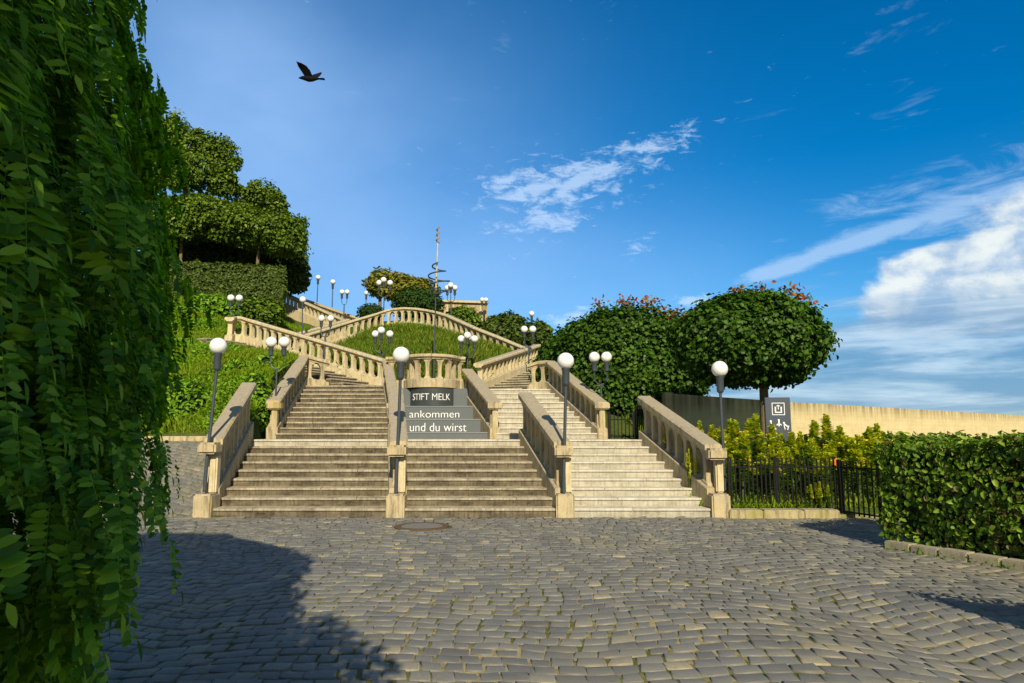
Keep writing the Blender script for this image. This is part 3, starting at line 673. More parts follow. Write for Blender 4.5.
# ------------------------------------------------------------------ grey risers with lettering
t = thing('lettered_risers', (-2.2, 18.6, Z1), 'wide grey risers with white words between the two middle balustrades', 'lettered steps')
rows = [(18.62, 398, 495, 438.8, 432.5), (19.4, 398, 489, 432.5, 419.3), (20.3, 398, 481, 419.3, 406.2), (21.1, 398, 474, 406.2, 386)]
zprev = Z1-.02; rowz = []
for i, (Y, xa, xb, yb, yt) in enumerate(rows):
    zt = W(450, yt, Y).z if i < 3 else 2.93; xl = X_at(xa, Y, zt)-.12; xr = X_at(xb, Y, zt)+.1
    mb = MB(); mb.prism([(xl, Y), (xr, Y), (xr, 21.85-.002*i), (xl, 21.85-.002*i)], zprev-(.3 if i == 0 else .0), zt); mb.build('riser_block', GREY, t, bevel=.012); MB().sweep([(xl+.02, Y-.004, zt-.004), (xr-.02, Y-.004, zt-.004)], [(-.012, -.012), (.012, -.012), (.012, .012), (-.012, .012)]).build('edge_strip', TRIM, t) if i < 3 else None; rowz.append((zprev, zt)); zprev = zt
def text_obj(txt, name, parent, x0, x1, Y, zbase, mat=WHITE, depth=.012, ztop=None, bend=None):
    cu = bpy.data.curves.new('lettering', 'FONT'); cu.body = txt; cu.extrude = .5; cu.size = 1; cu.offset = -.010; ob = bpy.data.objects.new('tmp', cu); COL.objects.link(ob)
    bpy.context.view_layer.update(); dg = bpy.context.evaluated_depsgraph_get(); me = bpy.data.meshes.new_from_object(ob.evaluated_get(dg)); bpy.data.objects.remove(ob)
    co = np.array([v.co[:] for v in me.vertices]); mn, mx = co[:, 0].min(), co[:, 0].max(); sx = (x1-x0)/(mx-mn); hh = co[:, 1].max()
    sy = sx if ztop is None else (ztop-zbase)/hh; loc = np.array(parent['_w'])
    X = x0+(co[:, 0]-mn)*sx; Z = zbase+co[:, 1]*sy; Yv = Y-depth*(co[:, 2]+.5)-.001
    if bend:
        bx, by, br = bend; a = (X-bx)/br; rr = br+depth*(co[:, 2]+.5)+.001; X = bx+np.sin(a)*rr; Yv = by-np.cos(a)*rr
    out = np.c_[X, Yv, Z]-loc; me.vertices.foreach_set('co', out.astype(np.float32).ravel()); me.materials.clear(); me.materials.append(mat); me.update()
    o = bpy.data.objects.new(name, me); COL.objects.link(o); o.parent = parent; return o
Y = 20.3; text_obj('ankommen', 'lettering', t, X_at(409.5, Y, 2.1), X_at(459.3, Y, 2.1), Y, W(430, 417.6, Y).z, ztop=W(430, 410.4, Y).z)
Y = 19.4; text_obj('und du wirst', 'lettering', t, X_at(410, Y, 1.8), X_at(466.5, Y, 1.8), Y, W(430, 431.4, Y).z, ztop=W(430, 423, Y).z)
bx = X_at(431, 20.8, 2.7); br = .80; by = 21.5
t = thing('curved_sign', (bx, 21.2, 2.4), 'dark curved metal panel reading STIFT MELK under the balcony', 'sign')
aa = np.linspace(-.98, .98, 25); z0, z1 = W(430, 405.5, 20.75).z, 2.92
mb = MB(); mb.prism([(bx+br*math.sin(a), by-br*math.cos(a)) for a in aa], z0, z1); mb.build('panel', GREYD, t, smooth=True)
text_obj('STIFT MELK', 'lettering', t, bx-.62, bx+.62, 0, W(430, 400.0, 20.72).z, ztop=W(430, 393.4, 20.72).z, bend=(bx, by, br))

# ------------------------------------------------------------------ lamps
def globe_part(t, c, r):
    g = MB().sphere(c, r, 24, 14).build('globe', GLOBE, t, smooth=True)
def lamp(px, py, Y, zfoot, label, n=1, r=.165, spread=None, collar=.30, foot_px=None, pr=.034, rods=None):
    top = W(px, py, Y); x = top.x if foot_px is None else X_at(foot_px, Y, zfoot)
    t = thing('street_lamp', (x, Y, zfoot), label, 'street lamp', 'white globe lamps along the stairs')
    zc = top.z; t.rotation_euler = (R(random.uniform(-.7, .7)), R(random.uniform(-.7, .7)), 0)
    if n == 1:
        MB().tube([(x, Y, zfoot), (x, Y, zfoot+.4), (top.x, Y, zc-r-collar)], [pr*1.15, pr, pr*.85], 12).build('pole', IRON, t, smooth=True)
        MB().lathe((top.x, Y, zc-r-collar), [(pr, -.03), (r*.40, 0), (r*.44, .03), (r*.44, collar-.03), (r*.52, collar), (r*.52, collar+.03)], 16).build('collar', IRON, t, smooth=True)
        globe_part(t, (top.x, Y, zc), r); return t
    s = spread or .36; zb = zc-r-collar-.38
    MB().tube([(x, Y, zfoot), (x, Y, zfoot+.4), (x, Y, zb+.02)], [pr*1.1, pr, pr*.85], 10).build('pole', IRON, t, smooth=True)
    angs = {2: [0, math.pi], 3: [0, math.pi, -math.pi/2], 4: [0, math.pi, -math.pi/2, math.pi/2]}[n]
    for k, a in enumerate(angs):
        dx, dy = math.cos(a)*s/2*(1 if n < 4 else 1), math.sin(a)*s/2; up = .10 if (n >= 3 and k >= 2) else 0
        gx_, gy_, gz_ = x+dx, Y+dy, zc+up
        arm = MB(); arm.tube([(x, Y, zb), (x+dx*.5, Y+dy*.5, zb+.02), (x+dx*.9, Y+dy*.9, zb+.10), (gx_, gy_, zb+.2), (gx_, gy_, gz_-r-collar+.02)], pr*.6, 8)
        armo = arm.build('arm', IRON, t, smooth=True)
        MB().lathe((gx_, gy_, gz_-r-collar), [(pr*.7, -.02), (r*.42, 0), (r*.45, .03), (r*.45, collar-.02), (r*.55, collar), (r*.55, collar+.02)], 12).build('collar', IRON, armo, smooth=True)
        globe_part(armo, (gx_, gy_, gz_), r)
    return t
lamp(218, 346, 13.37, .45, 'tall single globe lamp on the leftmost lower balustrade', foot_px=204.5)
lamp(400, 355, 13.37, .45, 'single globe lamp in front of the grey lettered risers', foot_px=396)
lamp(565.5, 361, 13.37, .45, 'single globe lamp between the dark middle steps and the pale right steps', foot_px=564)
lamp(718.5, 369, 13.9, .45, 'single globe lamp beside the black iron fence', foot_px=724.5)
lamp(278.5, 342, 18.75, Z1+.2, 'twin globe lamp at the foot of the upper left balustrade', 2, .15, .36, .22, pr=.026)
lamp(601, 357, 18.9, Z1+.05, 'twin globe lamp against the dark maple crown', 2, .15, .34, .24, pr=.026)
lamp(234.4, 298, 28.9, 5.25, 'twin globe lamp over the rounded end of the sunlit balustrade', 2, .15, .36, .2)
lamp(325.7, 318.5, 25.9, 3.6, 'twin globe lamp in front of the crossing balustrades left of centre', 2, .13, .35, .2)
lamp(344.6, 292, 41, W(344, 319, 41).z, 'twin globe lamp behind the topmost rear railing', 2, .15, .32, .25)
lamp(483.8, 299.7, 45, 8.6, 'twin globe lamp beside the beige wall block on the skyline', 2, .15, .26, .25)
lamp(528.6, 329.3, 28.6, 4.1, 'twin globe lamp where the right balustrades meet', 2, .15, .36, .2)
lamp(318, 277.5, 47, W(317, 302, 47).z, 'leftmost tall single lamp on the skyline', 1, .17, foot_px=317)
lamp(333, 282, 46, W(333, 307, 46).z, 'right one of the two tall single lamps on the skyline above the top railing', 1, .17)
lamp(366, 293, 50, 8.6, 'small single lamp just left of the yellow-green tree', 1, .17)
lamp(303, 299.6, 34.5, W(302, 333, 34).z, 'single lamp in front of the topmost railing', 1, .165, foot_px=302)
lamp(532, 313.7, 40, 4.6, 'small distant single lamp rising above the twin lamp on the right', 1, .165)
lamp(384.2, 282.8, 37.6, 7.0, 'triple globe lamp in front of the yellow-green tree', 3, .16, .62, .26)
lamp(382.4, 334, 25.3, 3.1, 'triple globe lamp at the foot of the meadow, behind the end-on balustrade', 3, .135, .54, .2)
lamp(451.5, 287.8, 37.6, 7.0, 'triple globe lamp just right of the spiral sculpture', 3, .16, .42, .26)
lamp(467.5, 339, 25.3, 2.97, 'four globe lamp in the meadow right of the balcony', 4, .135, .50, .2)

# ------------------------------------------------------------------ sculpture
sY = 24.2; zt = 2.97; tp = W(438, 227, sY)
t = thing('spiral_sculpture', (X_at(433, sY, 3), sY, zt), 'thin mast sculpture with a dark spiral and gilded tip behind the balcony', 'sculpture')
b0 = Vector(t['_w']); zA = W(436, 290, sY).z; zB = W(437, 262, sY).z; zC = W(438, 243, sY).z
MB().tube([b0, (b0.x+(tp.x-b0.x)*.55, sY, zA)], [.03, .022], 8).build('mast', IRON, t, smooth=True)
MB().tube([(b0.x+(tp.x-b0.x)*.55, sY, zA), (tp.x, sY, zC)], [.03, .022], 8).build('pale_shaft', STONE_PALE, t, smooth=True)
pts = []; cxs = X_at(438, sY, 6)
for k in range(90):
    f = k/89; a = f*2*math.pi*3.4+2.6; rr = .11+.28*math.sin(math.pi*min(1, f*1.0)**.9); pts.append((cxs-.06+rr*math.cos(a)+.14*(1-f), sY+rr*math.sin(a)*.8, W(438, 297, sY).z+f*(zB-W(438, 296, sY).z)))
MB().tube(pts, .026, 6).build('spiral', BLUEM, t, smooth=True)
pts = [(tp.x+.05*math.cos(k*.8)*(1-.4*k/24), sY+.05*math.sin(k*.8), zC+(tp.z-zC)*k/24) for k in range(25)]
MB().tube(pts, .03, 6).build('gilded_tip', GOLD, t, smooth=True)
mb = MB(); z = W(430, 290, sY).z; mb.tube([(cxs-.28, sY, z), (cxs+.06, sY, z)], .012, 6); mb.tube([(cxs-.28, sY, z-.12), (cxs+.06, sY, z-.12)], .012, 6); mb.tube([(cxs-.28, sY, z), (cxs-.28, sY, z-.12)], .012, 6); mb.build('bracket', IRON, t)

# ------------------------------------------------------------------ concrete wall, block on the skyline
wl = [W(670, 393.5, 21.6), W(790.5, 402, 21), W(1024, 415.5, 34)]; d = wl[2]-wl[1]; wl.append(wl[2]+d*1.2)
t = thing('concrete_wall', (wl[1].x, wl[1].y, 0), 'long yellowish concrete wall with stained top edge beyond the fence', 'wall')
P = wl; mb = MB()
th = .35
for i in range(len(P)-1):
    a, b_ = P[i], P[i+1]; o_ = off(a, b_, -th); g0 = .004 if i else 0
    mb.prism([(a.x, a.y), (b_.x, b_.y), (b_.x+o_.x, b_.y+o_.y), (a.x+o_.x, a.y+o_.y)], -.6, [a.z, b_.z, b_.z, a.z])
mb.build('wall_body', CONC, t)
v0 = wl[0]; mb = MB(); mb.box((v0.x-.05, v0.y+.1, 1.5), (.3, .5, 2.66)); mb.build('end_pier', CONC, t, bevel=.02)
t = thing('wall_block', W(466, 323, 46), 'plain beige wall block on the skyline behind the terrace bushes', 'building')
a = W(441, 301.5, 47); b_ = W(488, 303, 46)
mb = MB(); mb.prism([(a.x, a.y), (b_.x, b_.y), (b_.x-1.2, b_.y+4), (a.x-1.2, a.y+4)], 8.0, [a.z, b_.z, b_.z, a.z]); mb.build('wall_body', CONC, t, bevel=.03)
MB().sweep([(a.x, a.y-.05, a.z+.002), (b_.x, b_.y-.05, b_.z+.002)], [(-.12, -.05), (.12, -.05), (.12, .10), (-.12, .10)]).build('coping', STONE_PALE, t)

# ------------------------------------------------------------------ fences and gates
def pickets(t, a, b_, n, z0, z1, mat=IRON_BLACK, r=.014, posts=(0, 1), postr=.03, wob=.0, rails=(.12, .82), capn=True):
    a, b_ = Vector(a), Vector(b_); d = b_-a; rz = math.atan2(d.y, d.x)
    for f in rails:
        z = z0+(z1-z0)*f; MB().sweep([(a.x, a.y, z), (b_.x, b_.y, z)], [(-.01, -.015), (.01, -.015), (.01, .015), (-.01, .015)]).build('rail', mat, t)
    for k in range(n):
        p = a.lerp(b_, (k+.5)/n); top = z1+random.uniform(-wob, wob)
        mb = MB(); mb.box((p.x, p.y-.018, (z0+top)/2), (r*2, r*1.2, top-z0), rz)
        mb.build('picket', mat, t)
    for f in posts:
        p = a.lerp(b_, f); MB().box((p.x, p.y, (z0-.1+z1)/2), (postr*2, postr*2, z1-z0+.14), rz).build('post', mat, t)
fz = .12
t = thing('iron_fence', (4.2, 13.55, fz), 'black picket fence between the pale steps and the gate by the hedge', 'fence', 'black iron fences and gates')
pickets(t, (X_at(729, 13.55, .6), 13.55, 0), (X_at(837, 13.5, .6), 13.5, 0), 25, fz, 1.10, wob=.01, posts=(0, .44, .985), r=.014, postr=.02)
MB().box((X_at(835.5, 13.45, 1), 13.44, 1.02), (.06, .02, .12)).build('orange_tag', RED, t)
gA = (X_at(839, 13.45, .6), 13.4, 0); gB = (X_at(880, 12.5, .6), 12.5, 0)
t = thing('iron_gate', (gA[0], gA[1], .05), 'black barred gate half hidden behind the leafy hedge', 'gate', 'black iron fences and gates')
pickets(t, gA, gB, 8, .05, 1.05, posts=(0, 1), rails=(.05, .88), r=.013)
t = thing('iron_gate', (2.55, 18.3, Z1), 'small black gate at the top of the pale lower steps', 'gate', 'black iron fences and gates')
pickets(t, (2.6, 18.5, 0), (3.28, 18.4, 0), 7, Z1, 2.13, posts=(0, 1), rails=(.1, .72))
t = thing('iron_fence', (3.3, 18.3, Z1), 'short black railing behind the top of the rightmost lower balustrade', 'fence', 'black iron fences and gates')
pickets(t, (3.32, 18.3, 0), (3.5, 17.0, 0), 9, Z1, 2.3, posts=(0, 1), rails=(.1, .95))
mb = MB(); xs = [X_at(p, 13.3, 0) for p in (727, 760, 800, 836)]
for i in range(3): mb.box(((xs[i]+xs[i+1])/2, 13.28-.02*(i == 1), .04), (xs[i+1]-xs[i]-.008, .34, .22), 0)
tag(mb.build('kerb', stone('mossy_kerb_stone', (.40, .34, .18), (.12, .10, .05), (.28, .26, .05), .7, .7), bevel=.02), kind='structure')
HF = [(5.32, 9.85), (6.12, 8.15), (7.6, 5.0)]
mb = MB()
for i in range(14):
    a = np.array(HF[0])+(np.array(HF[2])-np.array(HF[0]))*i/14; b_ = np.array(HF[0])+(np.array(HF[2])-np.array(HF[0]))*(i+.97)/14; m_ = (a+b_)/2; L_ = np.linalg.norm(b_-a)
    mb.box((m_[0]-.05, m_[1], .02), (L_, .2, .16+random.uniform(-.015, .015)), math.atan2(b_[1]-a[1], b_[0]-a[0]))
tag(mb.build('kerb', stone('hedge_kerb_granite', (.38, .34, .24), (.12, .11, .07), (.32, .27, .09)), bevel=.015), kind='structure')

# ------------------------------------------------------------------ manhole
t = thing('manhole_cover', (-1.54, 12.0, 0), 'round rusty manhole cover in the paving before the middle steps', 'manhole cover')
MB().lathe((-1.54, 12.0, 0), [(.36, -.03), (.47, -.03), (.47, .008), (.455, .014), (.375, .014), (.36, .006)], 40).build('ring', RUST, t)
mb = MB(); mb.lathe((-1.54, 12.0, 0), [(.352, -.03), (.352, .006), (.34, .010)], 32); mb.build('lid', plain('lid_concrete', (.17, .165, .15), .9, .2, var=.3, sc=14), t)

# ------------------------------------------------------------------ grey sign board
t = thing('sign_board', (X_at(777, 16, 1), 16, .3), 'tall slate grey sign board with white pictograms among the yellow-green plants', 'sign')
sx = X_at(777.5, 16, 2); zt = W(777, 397.5, 16).z; rz = R(-6)
MB().box((sx, 16, (zt+.2)/2), (.57, .11, zt-.2), rz).build('board', SIGNM, t, bevel=.01)
def mark(name, shapes):
    mb = MB()
    for kind, *a in shapes:
        if kind == 'b': x, z, ww, hh, ro = a; c, s_ = math.cos(ro), math.sin(ro); vs = []
        if kind == 'b':
            for yy in (-.066, -.055):
                for ux, uz in ((-ww/2, -hh/2), (ww/2, -hh/2), (ww/2, hh/2), (-ww/2, hh/2)): vs.append((sx+x+ux*c-uz*s_, 16+yy+(-(x+ux*c-uz*s_))*.105, z+ux*s_+uz*c))
            mb.add(vs, [(3, 2, 1, 0), (4, 5, 6, 7), (0, 1, 5, 4), (1, 2, 6, 5), (2, 3, 7, 6), (3, 0, 4, 7)])
        if kind == 'r':
            x, z, r0, r1, a0, a1 = a; n = 20; vs = []
            for q in range(n+1):
                an = a0+(a1-a0)*q/n
                for rr in (r0, r1): xx = x+rr*math.cos(an); vs.append((sx+xx, 16-.062-xx*.105, z+rr*math.sin(an)))
            mb.add(vs, [(2*q, 2*q+1, 2*q+3, 2*q+2) for q in range(n)])
    mb.build(name, WHITE, t)
zc = W(777, 409, 16).z; w_ = .27; fr = .016
mark('pictogram', [('b', 0, zc+w_/2, w_+fr, fr, 0), ('b', 0, zc-w_/2, w_+fr, fr, 0), ('b', -w_/2, zc, fr, w_-fr, 0), ('b', w_/2, zc, fr, w_-fr, 0),
     ('b', -.065, zc-.02, .03, .14, 0), ('b', .065, zc-.02, .03, .14, 0), ('b', 0, zc-.08, .10, .025, 0), ('b', 0, zc+.03, .018, .09, 0), ('b', -.018, zc+.075, .05, .015, .6), ('b', .018, zc+.075, .05, .015, -.6)])
zw = W(777, 426.5, 16).z
mark('pictogram', [('r', -.165, zw-.02, .045, .065, 0, 2*math.pi), ('b', -.17, zw+.055, .022, .10, .2), ('b', -.13, zw+.02, .08, .02, 0), ('b', -.09, zw-.03, .02, .09, .4), ('r', -.18, zw+.12, 0, .024, 0, 2*math.pi)])
mark('pictogram', [('b', 0, zw+.07, .03, .13, 0), ('b', -.03, zw+.05, .07, .02, .7), ('b', .03, zw+.05, .07, .02, -.7), ('r', 0, zw+.15, 0, .022, 0, 2*math.pi)])
mark('pictogram', [('b', .16, zw+.02, .13, .03, -.7), ('b', .12, zw-.02, .02, .10, .2), ('b', .2, zw-.03, .02, .10, -.3), ('r', .11, zw+.085, 0, .022, 0, 2*math.pi)])

# ------------------------------------------------------------------ bird
bp = W(311, 78, 13.5)
t = thing('flying_bird', bp, 'black bird in flight with raised wings high in the sky', 'bird')
def P_(x, y, z): return (bp.x+x, bp.y+y, bp.z+z)
mb = MB(); n = 12
st = [(-.235, .0, .006, .006), (-.20, .0, .018, .02), (-.165, .005, .034, .034), (-.12, -.005, .042, .042), (-.05, -.015, .055, .058), (.03, -.02, .048, .048), (.10, -.015, .03, .028), (.15, -.015, .028, .012), (.24, -.022, .045, .007), (.26, -.024, .035, .004)]
vs = []; fs = []
for x, z, ry, rz_ in st:
    for k in range(n): a = 2*math.pi*k/n; vs.append(P_(x, ry*math.cos(a), z+rz_*math.sin(a)))
for j in range(len(st)-1):
    for k in range(n): fs.append((j*n+k, j*n+(k+1) % n, (j+1)*n+(k+1) % n, (j+1)*n+k))
fs += [tuple(range(n)), tuple((len(st)-1)*n+k for k in range(n))]; mb.add(vs, fs)
def wing(tip, lead, trail, sgn):
    b1 = Vector((-.11, sgn*.03, .02)); b2 = Vector((.04, sgn*.03, .015)); tip, lead, trail = Vector(tip), Vector(lead), Vector(trail); v = []; f = []
    L1 = [b1, b1.lerp(lead, .5), lead, lead.lerp(tip, .6), tip]; L2 = [b2, b2.lerp(trail, .55)+Vector((.02, 0, 0)), trail, trail.lerp(tip, .6)+Vector((.02, 0, 0)), tip+Vector((.012, 0, -.01))]
    for p, q in zip(L1, L2):
        for k in (0, .5, 1):
            c = p.lerp(q, k); v += [P_(c.x, c.y, c.z+.007*(1-k)), P_(c.x, c.y+.004, c.z-.004)]
    for j in range(len(L1)-1):
        a = j*6; b_ = a+6
        f += [(a, a+2, b_+2, b_), (a+2, a+4, b_+4, b_+2), (a+1, b_+1, b_+3, a+3), (a+3, b_+3, b_+5, a+5), (a, b_, b_+1, a+1), (a+4, a+5, b_+5, b_+4)]
    mb.add(v, f)
wing((.12, .22, .235), (.0, .14, .14), (.10, .15, .11), 1)
wing((-.21, -.24, .20), (-.20, -.16, .15), (-.05, -.15, .16), -1)
mb.build('body', BIRDM, t, smooth=True); t.scale = (1.12,)*3

# ------------------------------------------------------------------ vegetation: clipped hedges by the paving
def hedge(name, label, poly, z0, z1, dens, ln, mat, group=None, lump=.09, seen=None, inset=.22):
    p0 = poly[0]; t = thing(name, (p0[0], p0[1], z0), label, 'hedge', group); parts = []
    P = [np.array(p, float) for p in poly]; cen = sum(P)/len(P); n = len(P)
    for i in range(n):
        a, b_ = P[i], P[(i+1) % n]; L_ = np.linalg.norm(b_-a); d = (b_-a)/L_; nr = np.array([d[1], -d[0]])
        if np.dot(nr, (a+b_)/2-cen) < 0: nr = -nr
        k = int(L_*(z1-z0)*dens*(1 if seen is None or i in seen else .25)); u = rng.random(k)*L_; z = z0+rng.random(k)*(z1-z0)
        q = a[None]+d[None]*u[:, None]; lm = lump*2*(vnoise(np.c_[q*2.2, z*2.2]+30)-.5)-(rng.random(k)**1.7)*.12
        pp = np.c_[q+nr[None]*lm[:, None], z]; nr3 = np.array([nr[0], nr[1], .25])
        N_ = unit(nr3+rng.normal(size=(k, 3))*.42); D = unit(np.cross(N_, rng.normal(size=(k, 3))))+np.array([0, 0, -.55]); s = ln*(.6+.7*rng.random(k))
        parts.append(leaves(pp, D, N_, s, s*.62, curl=.15))
    xs = np.array(P); lo, hi = xs.min(0), xs.max(0); k = int((hi[0]-lo[0])*(hi[1]-lo[1])*dens*.8); q = lo+rng.random((k, 2))*(hi-lo); q = q[inpoly(q, poly)]; k = len(q)
    z = z1+lump*(vnoise(np.c_[q*2.5, np.zeros(k)]+3)-.5)*1.6+rng.random(k)**3*.10; N_ = unit(np.array([0, -.2, 1.])+rng.normal(size=(k, 3))*.5); D = unit(np.cross(N_, rng.normal(size=(k, 3)))); s = ln*(.6+.7*rng.random(k))
    parts.append(leaves(np.c_[q, z], D, N_, s, s*.6)); V, F = stack(parts); vmesh('foliage', V, F, mat, t)
    ins = [tuple(cen+(p-cen)*(1-inset/np.linalg.norm(p-cen))) for p in P]; MB().prism(ins, z0+.02, z1-.13).build('dark_inner_core', LF_CORE, t)  # dark box added inside the leaves to block see-through
    return t
hedge('leafy_hedge', 'waist high leafy hedge on a stone kerb at the right edge', [(5.30, 9.95), (6.1, 8.25), (7.6, 5.1), (9.3, 5.7), (7.9, 9.2), (6.75, 10.9)], .12, 1.44, 850, .082, LF_HEDGE, lump=.12, seen=(0, 1, 5))
hedge('leafy_hedge', 'low clipped hedge just outside the right edge, known by its shadow on the paving', [(4.25, 5.44), (4.7, 3.4), (6.6, 3.4), (5.5, 4.7)], .0, 1.16, 700, .06, LF_HEDGE, lump=.02, inset=.07)
# weeds at the kerb feet
def tuft(n, P, h, mat, name, spread=.5, wdt=.012):
    P = np.asarray(P); n = len(P); D = unit(np.c_[rng.normal(size=(n, 2))*spread, np.ones(n)]); N_ = unit(rng.normal(size=(n, 3))); s = h*(.5+.8*rng.random(n))
    V = np.stack([P-np.cross(D, N_)*wdt, P+np.cross(D, N_)*wdt, P+D*s[:, None]*.6+np.cross(D, N_)*wdt*.7+N_*.0, P+D*s[:, None]+np.array([0, 0, -1])*s[:, None]*.12*rng.random((n, 1))+rng.normal(size=(n, 3))*.03], 1).reshape(-1, 3)
    return V, np.arange(n)[:, None]*4+np.array([[0, 1, 2, 3]])
k = 2600; u = rng.random(k); line = np.c_[4.2+u*2.0+0, 13.50+rng.random(k)*.2, np.full(k, .1)]
k2 = 900; u = rng.random(k2)**1.2; line2 = np.c_[5.25+u*1.9+rng.normal(size=k2)*.03, 9.78-u*4.05+rng.normal(size=k2)*.03, np.zeros(k2)]
V, F = tuft(0, line, .18, LF_GRASS, ''); V2, F2 = tuft(0, line2, .07, LF_GRASS, ''); V, F = stack([(V, F), (V2, F2)])
tag(vmesh('weeds', V, F, LF_GRASS), 'thin weeds along the kerbs by fence and hedge', 'weeds', kind='stuff')
# meadow grass
def scatter(n, x0, x1, y0, y1, test=None):
    q = np.c_[x0+rng.random(n)*(x1-x0), y0+rng.random(n)*(y1-y0)]
    bad = np.zeros(n, bool)
    for poly, fn in CLAMP: bad |= inpoly(q, poly)
    if test is not None: bad |= ~test(q)
    q = q[~bad]; return np.c_[q, height(q, False)]
P1 = scatter(170000, -20, -6.3, 17.15, 38, lambda q: (q[:, 0] < -6.6-.12*(q[:, 1]-17)) & (q[:, 0] > -.85*q[:, 1]))
V, F = tuft(0, P1, .21, LF_GRASS, '', .6, .012)
P3 = scatter(30000, 3.6, 16, 13.7, 24, lambda q: q[:, 0] > 3.5)
V3, F3 = tuft(0, P3, .22, LF_GRASS, '', .45, .014); V, F = stack([(V, F), (V3, F3)])
PG = scatter(60000, -18, -6.3, 17.15, 36, lambda q: (q[:, 0] < -6.6-.12*(q[:, 1]-17)) & (q[:, 0] > -.8*q[:, 1]) & (vnoise(np.c_[q*.8, np.zeros(len(q))]+5) > .5))
n_ = len(PG); PG[:, 2] += .04+.28*rng.random(n_)*np.clip((vnoise(np.c_[PG[:, :2]*.8, np.zeros(n_)]+5)-.45)*3, .1, 1)
Ng = unit(rng.normal(size=(n_, 3))*.5+np.array([0, -.3, 1])); lv = leaves(PG, np.cross(Ng, rng.normal(size=(n_, 3))), Ng, .10*(.6+.8*rng.random(n_)), .06)
tag(vmesh('ground_cover', lv[0], lv[1], LF_SHRUB), 'low leafy ground cover in patches over the left hillside', 'ground cover', kind='stuff')
tag(vmesh('hill_grass', V, F, LF_GRASS), 'bright long grass over the hillside left of the stairs', 'grass', kind='stuff')
P2 = scatter(60000, -11, 1.5, 24.9, 36.5)
V, F = tuft(0, P2, .40, LF_GRASS2, '', .55, .016)
tag(vmesh('meadow_grass', V, F, LF_GRASS2), 'wild reddish green meadow below the curved terrace railing', 'grass', kind='stuff')

# ------------------------------------------------------------------ spurge plants behind the fence
def spurge(base, h, ns, label, seedd):
    r_ = np.random.default_rng(seedd); t = thing('spurge_plant', base, label, 'plant', 'yellow-green spurge plants behind the fence')
    for k in range(ns):
        a = r_.random()*6.28; rr = .34*math.sqrt(r_.random()); bx_, by_ = base[0]+rr*math.cos(a), base[1]+rr*math.sin(a); hh = h*(.70+.34*r_.random()); lx, ly = r_.normal()*.06, r_.normal()*.06
        so_ = MB().tube([(bx_, by_, base[2]-.05), (bx_+lx*.4, by_+ly*.4, base[2]+hh*.5), (bx_+lx, by_+ly, base[2]+hh)], [.012, .011, .008], 5).build('stem', MATS['green_stem'], t)
        n = int(hh*130); f = r_.random(n)**.65; an = r_.random(n)*6.28; c = np.c_[bx_+lx*f, by_+ly*f, base[2]+hh*f]; rad = np.c_[np.cos(an), np.sin(an), np.zeros(n)]
        V, F = leaves(c, rad+np.array([0, 0, .25]), unit(np.array([0, 0, 1.])+rad*-.2), .095*(.7+.6*r_.random(n)), .032); vmesh('leaf_whorl', V, F, LF_EUPH, so_)
        n = 110; an = r_.random(n)*6.28; ff = r_.random(n); c = np.c_[np.full(n, bx_+lx), np.full(n, by_+ly), base[2]+hh-.22+.27*ff]; rad = np.c_[np.cos(an), np.sin(an), .3+.6*ff]
        V, F = leaves(c, rad, unit(np.array([0, 0, 1.])-rad*.4+r_.normal(size=(n, 3))*.3), .085*(.8+.5*r_.random(n))*(1.25-.6*ff), .06); vmesh('flower_head', V, F, LF_EUPHTOP, so_)
    return t
MATS['green_stem'] = plain('green_stem', (.10, .13, .03), .7, .3)
protos = []
spots = []
for px in range(684, 905, 11):
    for row in range(2):
        Yp = 14.35+row*1.1+random.uniform(-.25, .25); pxx = px+random.uniform(-4, 4)
        if pxx < 712 and row == 0: continue
        top = {0: 437, 1: 427}[row]+random.uniform(-7, 7)+(7 if pxx > 793 else 0)-(9 if 838 < pxx < 852 else 0)
        x = X_at(pxx, Yp, 1); 
        if 758 < pxx < 798: top = (450 if row == 0 else 441)+random.uniform(-3, 6)
        spots.append((x, Yp, W(pxx, top, Yp).z))
for i, (x, y, zt) in enumerate(spots):
    zg = hz(x, y)-.02; h = max(.7, zt-zg)
    if i < 6: protos.append((spurge((x, y, zg), h, 6, 'upright spurge plant with yellow flower heads in the bed behind the black fence', 50+i), h))
    else:
        o, h0 = protos[i % 6]; c = copy_tree(o, (x, y, zg)); k_ = random.uniform(1.0, 1.45); c.scale = (k_, k_, h/h0); c.rotation_euler = (random.uniform(-.06, .06), random.uniform(-.06, .06), 0); c.rotation_euler.z = random.uniform(0, 6)
for px, Yp, zt in ((704, 14.3, 1.0), (696, 14.2, 1.15), (817, 13.15+.3, .55), (826, 13.45, .6)):
    o, h0 = protos[0]; zg = .1; h = zt-zg; c = copy_tree(o, (X_at(px, Yp, .5), Yp, zg)); c.scale = (.45, .45, h/h0)
    c['label'] = 'small spurge sprig growing through the pickets or balusters'
bpy.context.view_layer.update()

